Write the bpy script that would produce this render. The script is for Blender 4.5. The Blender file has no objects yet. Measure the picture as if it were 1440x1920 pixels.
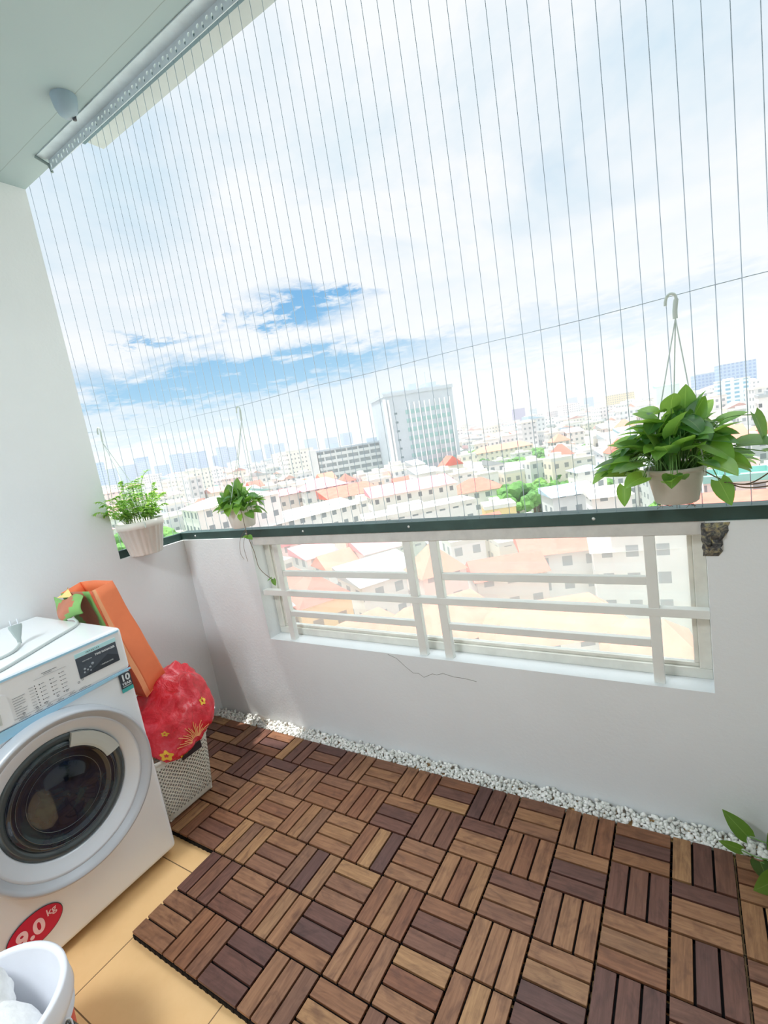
import bpy, bmesh, math, random
from mathutils import Vector, Matrix, noise
random.seed(7)
R = math.radians
scene = bpy.context.scene
COL = scene.collection

# ---------------------------------------------------------------- camera, sky, sun, exposure
CAM = Vector((1.4483, -0.5225, 1.3259))
F_PX = 903.68
ROT = Vector((1.7210, 0.3578, -0.5412))          # world -> view rotation vector (right, down, forward)
Mw = Matrix.Rotation(ROT.length, 3, ROT.normalized())
right, down, fwd = Mw[0].copy(), Mw[1].copy(), Mw[2].copy()
cd = bpy.data.cameras.new('camera'); cam = bpy.data.objects.new('camera', cd); COL.objects.link(cam)
cm = Matrix.Identity(4)
for r in range(3):
    cm[r][0] = right[r]; cm[r][1] = -down[r]; cm[r][2] = -fwd[r]; cm[r][3] = CAM[r]
cam.matrix_world = cm
cd.sensor_fit = 'VERTICAL'; cd.sensor_height = 24.0; cd.lens = F_PX / 1920 * 24.0
cd.clip_start = 0.02; cd.clip_end = 12000
scene.camera = cam
vs = scene.view_settings
vs.view_transform = 'Standard'; vs.look = 'None'; vs.gamma = 1.0; vs.use_curve_mapping = False
vs.exposure = 0.50

SUN_DIR = Vector((0.245, 0.055, -1.0)).normalized()   # direction the light travels
sl = bpy.data.lights.new('sun', 'SUN'); so = bpy.data.objects.new('sun', sl); COL.objects.link(so)
sl.energy = 3.5; sl.angle = R(0.9); sl.color = (1.0, 0.97, 0.92)
so.rotation_mode = 'QUATERNION'; so.rotation_quaternion = SUN_DIR.to_track_quat('-Z', 'Y'); so.location = (0, 0, 30)

# fill light added behind the camera, unseen (its housing is built further down)
ll = bpy.data.lights.new('added_fill_light', 'AREA'); lo = bpy.data.objects.new('added_fill_light', ll); COL.objects.link(lo)
ll.shape = 'DISK'; ll.size = 0.62; ll.energy = 31; ll.color = (0.90, 0.96, 1.0)
lo.location = (0.05, -1.25, 2.425)

scene.cycles.max_bounces = 9; scene.cycles.diffuse_bounces = 5; scene.cycles.glossy_bounces = 3
scene.cycles.transmission_bounces = 4; scene.cycles.transparent_max_bounces = 16; scene.cycles.volume_bounces = 0
scene.cycles.sample_clamp_indirect = 6.0; scene.cycles.caustics_reflective = False; scene.cycles.caustics_refractive = False

class NT:
    """short hand for wiring nodes"""
    def __init__(s, tree): s.t = tree
    def n(s, kind, **kw):
        nd = s.t.nodes.new(kind)
        for k, v in kw.items(): setattr(nd, k, v)
        return nd
    def link(s, a, b): s.t.links.new(a, b)
    def inp(s, nd, key, v):
        if v is None: return
        if isinstance(v, bpy.types.NodeSocket): s.t.links.new(v, nd.inputs[key])
        else: nd.inputs[key].default_value = v
    def m(s, op, a, b=None, c=None, clamp=False):
        nd = s.n('ShaderNodeMath', operation=op, use_clamp=clamp)
        s.inp(nd, 0, a); s.inp(nd, 1, b); s.inp(nd, 2, c); return nd.outputs[0]
    def mix(s, f, a, b, blend='MIX'):
        nd = s.n('ShaderNodeMix', data_type='RGBA', blend_type=blend)
        s.inp(nd, 0, f); s.inp(nd, 6, a); s.inp(nd, 7, b); return nd.outputs[2]
    def ramp(s, f, stops, interp='LINEAR'):
        nd = s.n('ShaderNodeValToRGB'); nd.color_ramp.interpolation = interp
        el = nd.color_ramp.elements
        while len(el) > 1: el.remove(el[0])
        el[0].position, el[0].color = stops[0][0], stops[0][1]
        for p, c in stops[1:]:
            e = el.new(p); e.color = c
        s.inp(nd, 0, f); return nd.outputs[0]
    def noise(s, vec, scale, detail=3, rough=0.5, dist=0.0, out=0):
        nd = s.n('ShaderNodeTexNoise'); s.inp(nd, 'Vector', vec)
        nd.inputs['Scale'].default_value = scale; nd.inputs['Detail'].default_value = detail
        nd.inputs['Roughness'].default_value = rough; nd.inputs['Distortion'].default_value = dist
        return nd.outputs[out]
    def mapping(s, vec, scale=(1, 1, 1), loc=(0, 0, 0), rot=(0, 0, 0)):
        nd = s.n('ShaderNodeMapping'); s.inp(nd, 'Vector', vec)
        nd.inputs['Scale'].default_value = scale; nd.inputs['Location'].default_value = loc; nd.inputs['Rotation'].default_value = rot
        return nd.outputs[0]

def g(v):  # sRGB 0..255 -> linear rgba
    out = []
    for c in v:
        c /= 255.0
        out.append(c / 12.92 if c <= 0.04045 else ((c + 0.055) / 1.055) ** 2.4)
    return (*out, 1.0)

w = bpy.data.worlds.new('sky'); scene.world = w; w.use_nodes = True
t = NT(w.node_tree); w.node_tree.nodes.clear()
tc = t.n('ShaderNodeTexCoord'); d = tc.outputs['Generated']
sp = t.n('ShaderNodeSeparateXYZ'); t.link(d, sp.inputs[0]); dx, dy, dz = sp.outputs
el = t.m('MULTIPLY', t.m('ARCSINE', dz), 57.2958)
az = t.m('MULTIPLY', t.m('ARCTAN2', dx, dy), 57.2958)
cb = t.n('ShaderNodeCombineXYZ')
den = t.m('ADD', t.m('MAXIMUM', dz, 0.0), 0.10)
t.inp(cb, 0, t.m('DIVIDE', dx, den)); t.inp(cb, 1, t.m('DIVIDE', dy, den))
pl = cb.outputs[0]
n_big = t.noise(pl, 0.9, 7, 0.58, 0.4)
n_mid = t.noise(t.mapping(pl, (1, 1, 1), (3.3, 7.1, 0)), 2.2, 7, 0.6, 0.3)
n_fine = t.noise(pl, 7.0, 6, 0.65, 0.4)
def gauss(x, c, wd):
    q = t.m('DIVIDE', t.m('SUBTRACT', x, c), wd)
    return t.m('POWER', 2.718, t.m('MULTIPLY', t.m('MULTIPLY', q, q), -1.0))
# ragged coordinates so that the blue openings get torn cloud edges
rag = t.m('SUBTRACT', n_mid, 0.5); rag2 = t.m('SUBTRACT', n_fine, 0.5)
el2 = t.m('ADD', t.m('ADD', el, t.m('MULTIPLY', rag, 9.0)), t.m('MULTIPLY', rag2, 3.5))
az2 = t.m('ADD', t.m('ADD', az, t.m('MULTIPLY', rag2, 20.0)), t.m('MULTIPLY', rag, 16.0))
b1 = t.m('MULTIPLY', gauss(el2, 8.9, 2.1), gauss(az2, -46.0, 22.0))
b2 = t.m('MULTIPLY', t.m('MULTIPLY', gauss(el2, 15.4, 1.5), gauss(az2, -37.5, 6.5)), 1.0)
b3 = t.m('MULTIPLY', t.m('MULTIPLY', gauss(el2, 13.8, 0.6), gauss(az2, -53.0, 4.5)), 0.7)
b4 = t.m('MULTIPLY', t.m('MULTIPLY', gauss(el2, 8.0, 2.6), gauss(az2, -4.0, 16.0)), 0.33)
b5 = t.m('MULTIPLY', t.m('MULTIPLY', gauss(el2, 4.6, 2.2), gauss(az2, -52.0, 24.0)), 0.42)
blue = t.m('ADD', t.m('ADD', b1, b2), t.m('ADD', t.m('ADD', b3, b4), b5))
blue = t.ramp(blue, [(0.10, (0, 0, 0, 1)), (0.30, (.25, .25, .25, 1)), (0.75, (1, 1, 1, 1))])
# high soft grey-blue veils between the white clouds
veil = t.ramp(n_big, [(0.44, (0, 0, 0, 1)), (0.62, (1, 1, 1, 1))])
veil = t.m('MULTIPLY', veil, t.ramp(t.m('DIVIDE', el, 40.0), [(0.28, (0, 0, 0, 1)), (0.55, (1, 1, 1, 1))]))
wisps = t.ramp(n_fine, [(0.40, (0, 0, 0, 1)), (0.75, (.35, .35, .35, 1))])
white = t.mix(wisps, (0.93, 0.95, 0.97, 1), (0.83, 0.92, 0.97, 1))
soft = t.mix(n_mid, g((192, 217, 238)), g((222, 240, 247)))
c1 = t.mix(veil, white, soft)
bluec = t.mix(t.m('DIVIDE', el, 16.0, clamp=True), g((180, 224, 244)), g((126, 184, 230)))
c2 = t.mix(blue, c1, bluec)
hz = t.m('POWER', 2.718, t.m('MULTIPLY', t.m('MAXIMUM', el, 0.0), -0.45))
c3 = t.mix(t.m('MULTIPLY', hz, 0.8), c2, (0.98, 1.04, 1.06, 1))
# sky boosted above the frame to light the balcony, strongest overhead
glare_boost = t.ramp(t.m('DIVIDE', el, 90.0), [(0.47, (1, 1, 1, 1)), (0.70, (4.2, 4.2, 4.2, 1)), (1.0, (8, 8, 8, 1))])
c4 = t.mix(1.0, c3, glare_boost, 'MULTIPLY')
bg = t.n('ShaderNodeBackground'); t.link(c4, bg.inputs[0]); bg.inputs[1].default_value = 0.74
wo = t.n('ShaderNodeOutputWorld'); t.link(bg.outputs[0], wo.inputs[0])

# ---------------------------------------------------------------- materials
MATS = {}
def mat(name, col, rough=0.6, metal=0.0, var=0.0, scale=8.0, bump=0.0, bscale=60.0, coat=0.0, spec=0.5, coord='Object', detail=4):
    if name in MATS: return MATS[name]
    m = bpy.data.materials.new(name); m.use_nodes = True; t = NT(m.node_tree)
    b = m.node_tree.nodes['Principled BSDF']
    b.inputs['Roughness'].default_value = rough; b.inputs['Metallic'].default_value = metal
    b.inputs['Coat Weight'].default_value = coat; b.inputs['Specular IOR Level'].default_value = spec
    c = g(col); tc = t.n('ShaderNodeTexCoord').outputs[coord]
    if var > 0:
        n = t.noise(tc, scale, detail, 0.6)
        dark = tuple(x * (1 - var) for x in c[:3]) + (1,); lite = tuple(min(1, x * (1 + var * .5)) for x in c[:3]) + (1,)
        t.link(t.mix(t.ramp(n, [(0.3, (0, 0, 0, 1)), (0.7, (1, 1, 1, 1))]), dark, lite), b.inputs['Base Color'])
    else: b.inputs['Base Color'].default_value = c
    if bump > 0:
        bn = t.n('ShaderNodeBump'); bn.inputs['Strength'].default_value = bump; bn.inputs['Distance'].default_value = 0.002
        t.link(t.noise(tc, bscale, 4, 0.6), bn.inputs['Height']); t.link(bn.outputs[0], b.inputs['Normal'])
    MATS[name] = m; return m

def node_mat(name, fn):
    if name in MATS: return MATS[name]
    m = bpy.data.materials.new(name); m.use_nodes = True
    fn(m, NT(m.node_tree), m.node_tree.nodes['Principled BSDF']); MATS[name] = m; return m

M_wall = mat('white_wall_paint', (230, 234, 236), 0.75, var=0.03, scale=2.5, bump=0.35, bscale=90)
M_ceil = None
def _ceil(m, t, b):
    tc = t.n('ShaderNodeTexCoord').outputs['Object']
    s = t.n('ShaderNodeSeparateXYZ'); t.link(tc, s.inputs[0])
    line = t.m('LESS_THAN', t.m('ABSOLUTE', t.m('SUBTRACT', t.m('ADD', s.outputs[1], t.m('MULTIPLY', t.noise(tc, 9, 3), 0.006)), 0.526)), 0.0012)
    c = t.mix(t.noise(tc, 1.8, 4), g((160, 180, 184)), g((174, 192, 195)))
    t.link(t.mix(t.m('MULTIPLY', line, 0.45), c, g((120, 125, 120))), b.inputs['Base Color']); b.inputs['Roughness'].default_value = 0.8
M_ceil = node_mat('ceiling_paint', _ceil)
M_steel = mat('steel_wire', (184, 198, 210), 0.4, 0.6)
M_dgreen = mat('dark_green_paint', (58, 84, 80), 0.45, 0.1, var=0.18, scale=14)
M_screw = mat('screw_metal', (225, 228, 226), 0.35, 0.3)
M_grille = mat('white_gloss_paint', (232, 234, 230), 0.45, var=0.05, scale=7, bump=0.15, bscale=50)
M_frame = mat('aluminium_frame', (226, 226, 218), 0.4, 0.1, var=0.12, scale=12)
M_galv = mat('slotted_steel', (202, 216, 224), 0.4, 0.25, var=0.1, scale=20)
M_black = mat('black_plastic', (14, 14, 16), 0.8, spec=.2)
def _floor(m, t, b):
    tc = t.n('ShaderNodeTexCoord').outputs['Object']
    s = t.n('ShaderNodeSeparateXYZ'); t.link(tc, s.inputs[0])
    def seam(o, off):
        f = t.m('FRACT', t.m('ADD', t.m('DIVIDE', t.m('SUBTRACT', o, off), 0.4), 100.5))
        return t.m('LESS_THAN', t.m('ABSOLUTE', t.m('SUBTRACT', f, 0.5)), 0.0040)
    ln = t.m('MAXIMUM', seam(s.outputs[0], -0.005), seam(s.outputs[1], 0.224))
    c = t.mix(t.noise(tc, 6, 6, 0.7), g((222, 178, 122)), g((240, 200, 146)))
    t.link(t.mix(ln, c, g((120, 92, 62))), b.inputs['Base Color'])
    b.inputs['Roughness'].default_value = 0.35
M_floor = node_mat('glazed_floor_tile', _floor)
def _wood(m, t, b):
    tc = t.n('ShaderNodeTexCoord').outputs['UV']
    ri = t.n('ShaderNodeNewGeometry').outputs['Random Per Island']
    oi = t.n('ShaderNodeObjectInfo').outputs['Random']
    rr = t.m('FRACT', t.m('MULTIPLY', t.m('ADD', ri, oi), 7.31))
    cb = t.n('ShaderNodeCombineXYZ'); t.inp(cb, 0, t.m('MULTIPLY', rr, 40)); t.inp(cb, 1, t.m('MULTIPLY', ri, 90)); t.inp(cb, 2, t.m('MULTIPLY', oi, 30))
    va = t.n('ShaderNodeVectorMath', operation='ADD'); t.link(tc, va.inputs[0]); t.link(cb.outputs[0], va.inputs[1])
    base = t.ramp(rr, [(0.0, g((98, 66, 60))), (0.16, g((116, 76, 62))), (0.36, g((142, 100, 74))), (0.6, g((166, 122, 86))), (0.8, g((134, 86, 60))), (0.92, g((180, 138, 94))), (1.0, g((112, 74, 64)))])
    gr = t.noise(t.mapping(va.outputs[0], (9, 110, 1)), 1.0, 5, 0.65, 0.6)
    bl = t.noise(t.mapping(va.outputs[0], (14, 28, 1)), 1.0, 3, 0.6, 1.0)
    c = t.mix(t.ramp(gr, [(0.35, (0, 0, 0, 1)), (0.7, (1, 1, 1, 1))]), t.mix(1.0, base, (0.60, 0.54, 0.50, 1), 'MULTIPLY'), base)
    c = t.mix(t.ramp(bl, [(0.48, (0, 0, 0, 1)), (0.75, (.75, .75, .75, 1))]), c, t.mix(1.0, c, (0.42, 0.34, 0.36, 1), 'MULTIPLY'))
    t.link(c, b.inputs['Base Color']); b.inputs['Roughness'].default_value = 0.5
    bn = t.n('ShaderNodeBump'); bn.inputs['Strength'].default_value = 0.3; bn.inputs['Distance'].default_value = 0.001
    t.link(gr, bn.inputs['Height']); t.link(bn.outputs[0], b.inputs['Normal'])
M_wood = node_mat('acacia_slats', _wood)
M_pebble = node_mat('white_pebble', lambda m, t, b: (t.link(t.ramp(t.n('ShaderNodeNewGeometry').outputs['Random Per Island'], [(0, g((214, 216, 210))), (0.7, g((240, 240, 236))), (1, g((250, 250, 248)))]), b.inputs['Base Color']), setattr(b.inputs['Roughness'], 'default_value', 0.6)))
def _leaf(ca, cb_, cc):
    def f(m, t, b):
        ri = t.n('ShaderNodeNewGeometry').outputs['Random Per Island']
        uv = t.n('ShaderNodeTexCoord').outputs['UV']
        s = t.n('ShaderNodeSeparateXYZ'); t.link(uv, s.inputs[0])
        vein = t.m('LESS_THAN', t.m('ABSOLUTE', t.m('SUBTRACT', s.outputs[1], 0.5)), 0.018)
        c = t.ramp(ri, [(0.0, g(ca)), (0.55, g(cb_)), (1.0, g(cc))])
        c = t.mix(t.m('MULTIPLY', vein, 0.35), c, g((200, 225, 140)))
        c = t.mix(t.m('MULTIPLY', t.noise(uv, 4, 4), 0.35), c, g(cc))
        t.link(c, b.inputs['Base Color']); b.inputs['Roughness'].default_value = 0.38
        tr = t.n('ShaderNodeBsdfTranslucent'); t.link(t.mix(0.6, c, g((190, 235, 90))), tr.inputs[0])
        mx = t.n('ShaderNodeMixShader'); mx.inputs[0].default_value = 0.45
        t.link(b.outputs[0], mx.inputs[1]); t.link(tr.outputs[0], mx.inputs[2])
        t.link(mx.outputs[0], t.t.nodes['Material Output'].inputs[0])
    return f
M_leaf = node_mat('pothos_leaf', _leaf((24, 84, 62), (48, 118, 64), (140, 190, 76)))
M_leafd = node_mat('variegated_leaf', _leaf((18, 60, 30), (30, 84, 36), (96, 130, 44)))
M_fern = node_mat('feathery_leaf', _leaf((120, 190, 104), (160, 214, 110), (216, 236, 140)))
M_stem = mat('plant_stem', (110, 150, 80), 0.6)
M_root = mat('dry_vine', (120, 96, 76), 0.8)
M_soil = mat('potting_soil', (70, 54, 42), 0.95, var=0.4, scale=80)
M_potw = mat('white_pot_plastic', (232, 230, 222), 0.5, var=0.05, scale=10)
M_potg = mat('grey_pot_plastic', (196, 192, 180), 0.55, var=0.1, scale=14)
M_hook = mat('pale_hanger_plastic', (205, 218, 212), 0.45)
M_body = mat('washer_white_enamel', (240, 243, 246), 0.28, coat=0.3)
M_silver = mat('silver_plastic', (224, 230, 238), 0.32, 0.15)
M_greyring = mat('grey_ring_plastic', (188, 192, 198), 0.4, 0.12)
M_gasket = mat('grey_rubber', (120, 140, 140), 0.35)
M_handle = mat('light_grey_plastic', (206, 212, 208), 0.4)
M_glass = node_mat('dark_door_glass', lambda m, t, b: (
    t.link(t.ramp(t.noise(t.mapping(t.n('ShaderNodeTexCoord').outputs['Object'], (1, 1, 1)), 9, 4, 0.6, 0.5), [(0.3, g((10, 16, 20))), (0.5, g((18, 30, 52))), (0.62, g((38, 58, 62))), (0.8, g((18, 28, 34)))]), b.inputs['Base Color']),
    setattr(b.inputs['Roughness'], 'default_value', 0.08), setattr(b.inputs['Coat Weight'], 'default_value', 0.6)))
M_blue = mat('pale_blue_film', (166, 214, 240), 0.4)
M_cyan = mat('pale_cyan_film', (190, 238, 244), 0.4)
M_dark = mat('charcoal_sticker', (74, 84, 96), 0.4, var=0.1, scale=20)
M_darker = mat('dark_slate_sticker', (52, 60, 70), 0.4)
M_teal = mat('teal_sticker', (74, 180, 178), 0.45)
M_print = mat('grey_print', (128, 134, 140), 0.6)
M_ink = mat('dark_ink', (52, 56, 62), 0.6)
M_red = mat('crimson_sticker', (214, 12, 66), 0.45)
M_pinktxt = mat('pale_pink_print', (255, 214, 222), 0.5)
M_cord = mat('grey_cord', (196, 204, 202), 0.5)
M_plug = mat('grey_plug', (164, 176, 174), 0.5)
M_bucket = mat('white_bucket_plastic', (238, 240, 247), 0.35, var=0.03, scale=12)
M_cloth = mat('white_mop_cloth', (245, 245, 243), 0.9, var=0.08, scale=60, bump=0.8, bscale=90)
def _basket(m, t, b):
    uv = t.n('ShaderNodeTexCoord').outputs['UV']
    s = t.n('ShaderNodeSeparateXYZ'); t.link(uv, s.inputs[0]); P = 0.0165
    u = t.m('DIVIDE', s.outputs[0], P); v = t.m('DIVIDE', s.outputs[1], P)
    def hole(uo, vo):
        a = t.m('ABSOLUTE', t.m('SUBTRACT', t.m('FRACT', t.m('ADD', u, uo)), 0.5))
        c = t.m('ABSOLUTE', t.m('SUBTRACT', t.m('FRACT', t.m('ADD', v, vo)), 0.5))
        return t.m('LESS_THAN', t.m('ADD', a, c), 0.30)
    h = t.m('MAXIMUM', hole(50.0, 50.0), hole(50.5, 50.5))
    zone = t.m('MULTIPLY', t.m('GREATER_THAN', s.outputs[1], 0.028), t.m('LESS_THAN', s.outputs[1], 0.232))
    b.inputs['Base Color'].default_value = g((226, 226, 214)); b.inputs['Roughness'].default_value = 0.5
    t.link(t.m('SUBTRACT', 1.0, t.m('MULTIPLY', h, zone)), b.inputs['Alpha'])
M_basket = node_mat('perforated_basket_plastic', _basket)
M_basketp = mat('basket_plastic', (228, 228, 218), 0.5)
def _redbag(m, t, b):
    tc = t.n('ShaderNodeTexCoord').outputs['Object']
    n = t.noise(tc, 14, 5, 0.7, 1.2)
    c = t.ramp(n, [(0.35, g((200, 10, 30))), (0.52, g((228, 32, 52))), (0.68, g((240, 84, 100)))])
    t.link(c, b.inputs['Base Color']); b.inputs['Roughness'].default_value = 0.25; b.inputs['Coat Weight'].default_value = 0.4
    bn = t.n('ShaderNodeBump'); bn.inputs['Strength'].default_value = 0.7; bn.inputs['Distance'].default_value = 0.006
    t.link(t.noise(tc, 26, 4, 0.7, 1.5), bn.inputs['Height']); t.link(bn.outputs[0], b.inputs['Normal'])
M_redbag = node_mat('red_film_bag', _redbag)
M_yellow = mat('yellow_print', (246, 196, 60), 0.4)
M_peach = mat('peach_print', (250, 176, 120), 0.4)
M_orange = mat('orange_paper', (255, 140, 92), 0.6, var=0.08, scale=9)
M_orange2 = mat('light_orange_paper', (255, 178, 128), 0.6, var=0.08, scale=20)
M_green = mat('green_print_paper', (126, 176, 98), 0.6, var=0.12, scale=16)
M_brown = mat('brown_print_paper', (188, 116, 88), 0.6, var=0.12, scale=16)
M_fill = None

# ---------------------------------------------------------------- mesh helpers
class MB:
    def __init__(s): s.v = []; s.f = []; s.mi = []; s.uv = []; s.sm = []
    def quad(s, pts, mi=0, uv=None, smooth=False):
        b = len(s.v); s.v += [tuple(p) for p in pts]; s.f.append(tuple(range(b, b + len(pts)))); s.mi.append(mi); s.uv.append(uv); s.sm.append(smooth)
    def grid(s, rows, mi=0, closed=False, smooth=True, uvf=None):
        b = len(s.v); n = len(rows[0])
        for r in rows: s.v += [tuple(p) for p in r]
        for i in range(len(rows) - 1):
            for j in range(n if closed else n - 1):
                k = (j + 1) % n
                s.f.append((b + i * n + j, b + i * n + k, b + (i + 1) * n + k, b + (i + 1) * n + j)); s.mi.append(mi); s.sm.append(smooth)
                s.uv.append([uvf(i, j), uvf(i, j + 1), uvf(i + 1, j + 1), uvf(i + 1, j)] if uvf else None)
    def box(s, x0, x1, y0, y1, z0, z1, mi=0, M=None, uvm=False, skip=()):
        P = [Vector((x, y, z)) for x in (x0, x1) for y in (y0, y1) for z in (z0, z1)]
        if M is not None: P = [M @ p for p in P]
        b = len(s.v); s.v += [tuple(p) for p in P]
        wx, wy, wz = x1 - x0, y1 - y0, z1 - z0
        F = {'l': ((0, 1, 3, 2), (wy, wz)), 'r': ((6, 7, 5, 4), (wy, wz)), 'f': ((4, 5, 1, 0), (wx, wz)), 'b': ((2, 3, 7, 6), (wx, wz)), 'd': ((0, 2, 6, 4), None), 'u': ((1, 5, 7, 3), None)}
        for k, (f, dims) in F.items():
            if k in skip: continue
            s.f.append(tuple(b + i for i in f)); s.mi.append(mi if not (isinstance(mi, dict)) else mi.get(k, 0)); s.sm.append(False)
            if uvm and dims: s.uv.append([(0, 0), (0, dims[1]), (dims[0], dims[1]), (dims[0], 0)])
            else: s.uv.append(None)
    def tube(s, pts, r, n=8, mi=0, caps=True, r2=None):
        pts = [Vector(p) for p in pts]; rows = []; N = len(pts); up = None
        for i, p in enumerate(pts):
            tg = (pts[min(i + 1, N - 1)] - pts[max(i - 1, 0)]).normalized()
            if up is None:
                up = tg.orthogonal().normalized()
            up = (up - tg * up.dot(tg)).normalized(); sd = tg.cross(up)
            rr = r if r2 is None else r + (r2 - r) * i / (N - 1)
            rows.append([p + (up * math.cos(a) + sd * math.sin(a)) * rr for a in [2 * math.pi * k / n for k in range(n)]])
        s.grid(rows, mi, closed=True)
        if caps:
            s.quad(list(reversed(rows[0])), mi); s.quad(rows[-1], mi)
    def lathe(s, prof, n=32, M=None, mi=0, uvf=None, smooth=True, rf=None):
        rows = []
        for (r, z) in prof:
            row = []
            for k in range(n):
                a = 2 * math.pi * k / n; rr = r * (rf(a, z) if rf else 1)
                p = Vector((rr * math.cos(a), rr * math.sin(a), z)); row.append(M @ p if M is not None else p)
            rows.append(row)
        s.grid(rows, mi, closed=True, smooth=smooth, uvf=uvf)
    def build(s, name, mats, parent=None, bevel=0.0, seg=2, recalc=True, subsurf=0, merge=0.0):
        me = bpy.data.meshes.new(name); me.from_pydata(s.v, [], s.f)
        if not isinstance(mats, (list, tuple)): mats = [mats]
        for m in mats: me.materials.append(m)
        me.polygons.foreach_set('material_index', s.mi); me.polygons.foreach_set('use_smooth', s.sm)
        if any(u is not None for u in s.uv):
            ul = me.uv_layers.new(name='UVMap'); k = 0
            for f, u in zip(s.f, s.uv):
                for q in range(len(f)):
                    ul.data[k].uv = u[q] if u is not None else (0, 0); k += 1
        me.update()
        if recalc or merge:
            bm = bmesh.new(); bm.from_mesh(me)
            if merge: bmesh.ops.remove_doubles(bm, verts=bm.verts, dist=merge)
            bmesh.ops.recalc_face_normals(bm, faces=bm.faces); bm.to_mesh(me); bm.free()
        o = bpy.data.objects.new(name, me); COL.objects.link(o)
        if parent is not None: o.parent = parent
        if bevel > 0:
            md = o.modifiers.new('soft', 'BEVEL'); md.width = bevel; md.segments = seg; md.limit_method = 'ANGLE'; md.angle_limit = R(40)
            md.harden_normals = False
        if subsurf:
            md = o.modifiers.new('sub', 'SUBSURF'); md.levels = subsurf; md.render_levels = subsurf
        return o

def tag(o, label=None, cat=None, group=None, kind=None):
    if label: o['label'] = label
    if cat: o['category'] = cat
    if group: o['group'] = group
    if kind: o['kind'] = kind
    return o
def empty(name, loc=(0, 0, 0), rz=0.0):
    o = bpy.data.objects.new(name, None); COL.objects.link(o); o.location = loc; o.rotation_euler = (0, 0, rz); o.empty_display_size = 0.05; return o
def copy_tree(o, parent=None):
    c = o.copy(); COL.objects.link(c); c.parent = parent
    for ch in list(o.children): copy_tree(ch, c)
    return c
def struct(o): o['kind'] = 'structure'; return o

# ---------------------------------------------------------------- setting: the balcony
YP, XC, HP, YK, ZC = 0.9706, -0.754, 0.965, 0.636, 2.530
WX0, WX1, WZ0 = -0.268, 1.479, 0.468
m = MB(); m.box(-0.98, 2.5, -1.9, 1.12, -0.12, 0.0)
struct(m.build('floor', M_floor))
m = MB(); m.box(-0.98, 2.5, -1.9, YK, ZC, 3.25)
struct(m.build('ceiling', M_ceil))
# ledge of the flat above, set out beyond the ceiling edge
m = MB(); m.box(-0.862, 2.5, YK, 1.105, 2.90, 3.25)
struct(m.build('trim_1', mat('ledge_paint', (176, 184, 186), .8, var=.06, scale=5)))
m = MB(); m.box(-0.96, XC, -1.9, YK, 0, ZC)
struct(m.build('wall_left', M_wall))
m = MB(); m.box(-0.87, XC, YK, 1.10, 0, HP)
struct(m.build('wall_left_parapet', M_wall))
m = MB()
m.box(XC, WX0, YP, 1.10, 0, HP); m.box(WX1, 2.5, YP, 1.10, 0, HP); m.box(WX0, WX1, YP, 1.10, 0, WZ0)
struct(m.build('wall_front', M_wall))
m = MB(); m.box(-0.98, .35, -2.02, -1.9, 0, 2.6); m.box(2.30, 2.5, -2.02, -1.9, 0, 2.6); m.box(.35, 2.30, -2.02, -1.9, 2.25, 2.6); struct(m.build('wall_back', M_wall))
M_added_door = mat('added_door_wood', (64, 44, 36), .5, var=.25, scale=4)  # unseen dark door, added to cut the white bounce on the right
dr_ = empty('added_dark_door', (1.325, -1.96, 0)); struct(dr_)
for x0 in (-.975, 0.0):
    m = MB(); m.box(x0 + .003, x0 + .972, -.03, .02, 0.004, 2.246)
    for z0, z1 in ((.15, .95), (1.10, 2.05)): m.box(x0 + .14, x0 + .83, .02, .035, z0, z1)
    m.build('added_door_leaf', M_added_door, dr_, bevel=.004)
m = MB(); m.tube([(-.06, .035, 1.0), (-.06, .07, 1.0), (-.17, .075, 1.0)], .009, 10); m.build('door_handle', M_screw, dr_)
m = MB(); m.box(2.30, 2.5, -1.9, 1.10, 0, 2.53); struct(m.build('wall_right', M_wall))
# hairline crack under the window
m = MB()
cr = [(0.391, .463), (0.43, .45), (.465, .419), (.497, .396), (.52, .398), (.542, .384), (.581, .404), (.60, .402), (.627, .412), (.67, .404), (.712, .404), (.76, .398)]
m.tube([(x, YP - .0002, z) for x, z in cr], 0.0009, 5); o = struct(m.build('trim_2', mat('crack_grey', (120, 122, 118), 0.9)))
# opening: top beam
m = MB(); m.box(WX0, WX1, 0.984, 1.03, 0.925, HP); struct(m.build('trim_3', mat('worn_white_paint', (214, 214, 210), 0.6, var=0.12, scale=18, bump=0.3), bevel=0.003))
# broken plaster at the end of the beam, patched with cement
m = MB(); rows = []
for i in range(9):
    row = []
    for j in range(7):
        u, v = i / 8, j / 6
        x = 1.470 + 0.064 * v * (1 - 0.45 * u) + 0.01 * (noise.noise(Vector((u * 5, v * 5, 1))))
        z = 0.962 - 0.092 * u + 0.008 * noise.noise(Vector((u * 4, v * 6, 3)))
        e = 0 if i in (0, 8) or j in (0, 6) else 1
        row.append((x, YP - 0.001 - e * (0.008 + 0.011 * noise.noise(Vector((u * 9, v * 9, 7)))), z))
    rows.append(row)
m.grid(rows, smooth=False)
def _chip(mm, t, b):
    n = t.noise(t.n('ShaderNodeTexCoord').outputs['Object'], 48, 5, 0.7, 0.8)
    t.link(t.ramp(n, [(0.3, g((34, 34, 36))), (0.48, g((88, 88, 88))), (0.58, g((150, 142, 116))), (0.68, g((176, 160, 84)))]), b.inputs['Base Color']); b.inputs['Roughness'].default_value = 0.9
struct(m.build('trim_4', node_mat('chipped_cement', _chip)))

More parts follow.
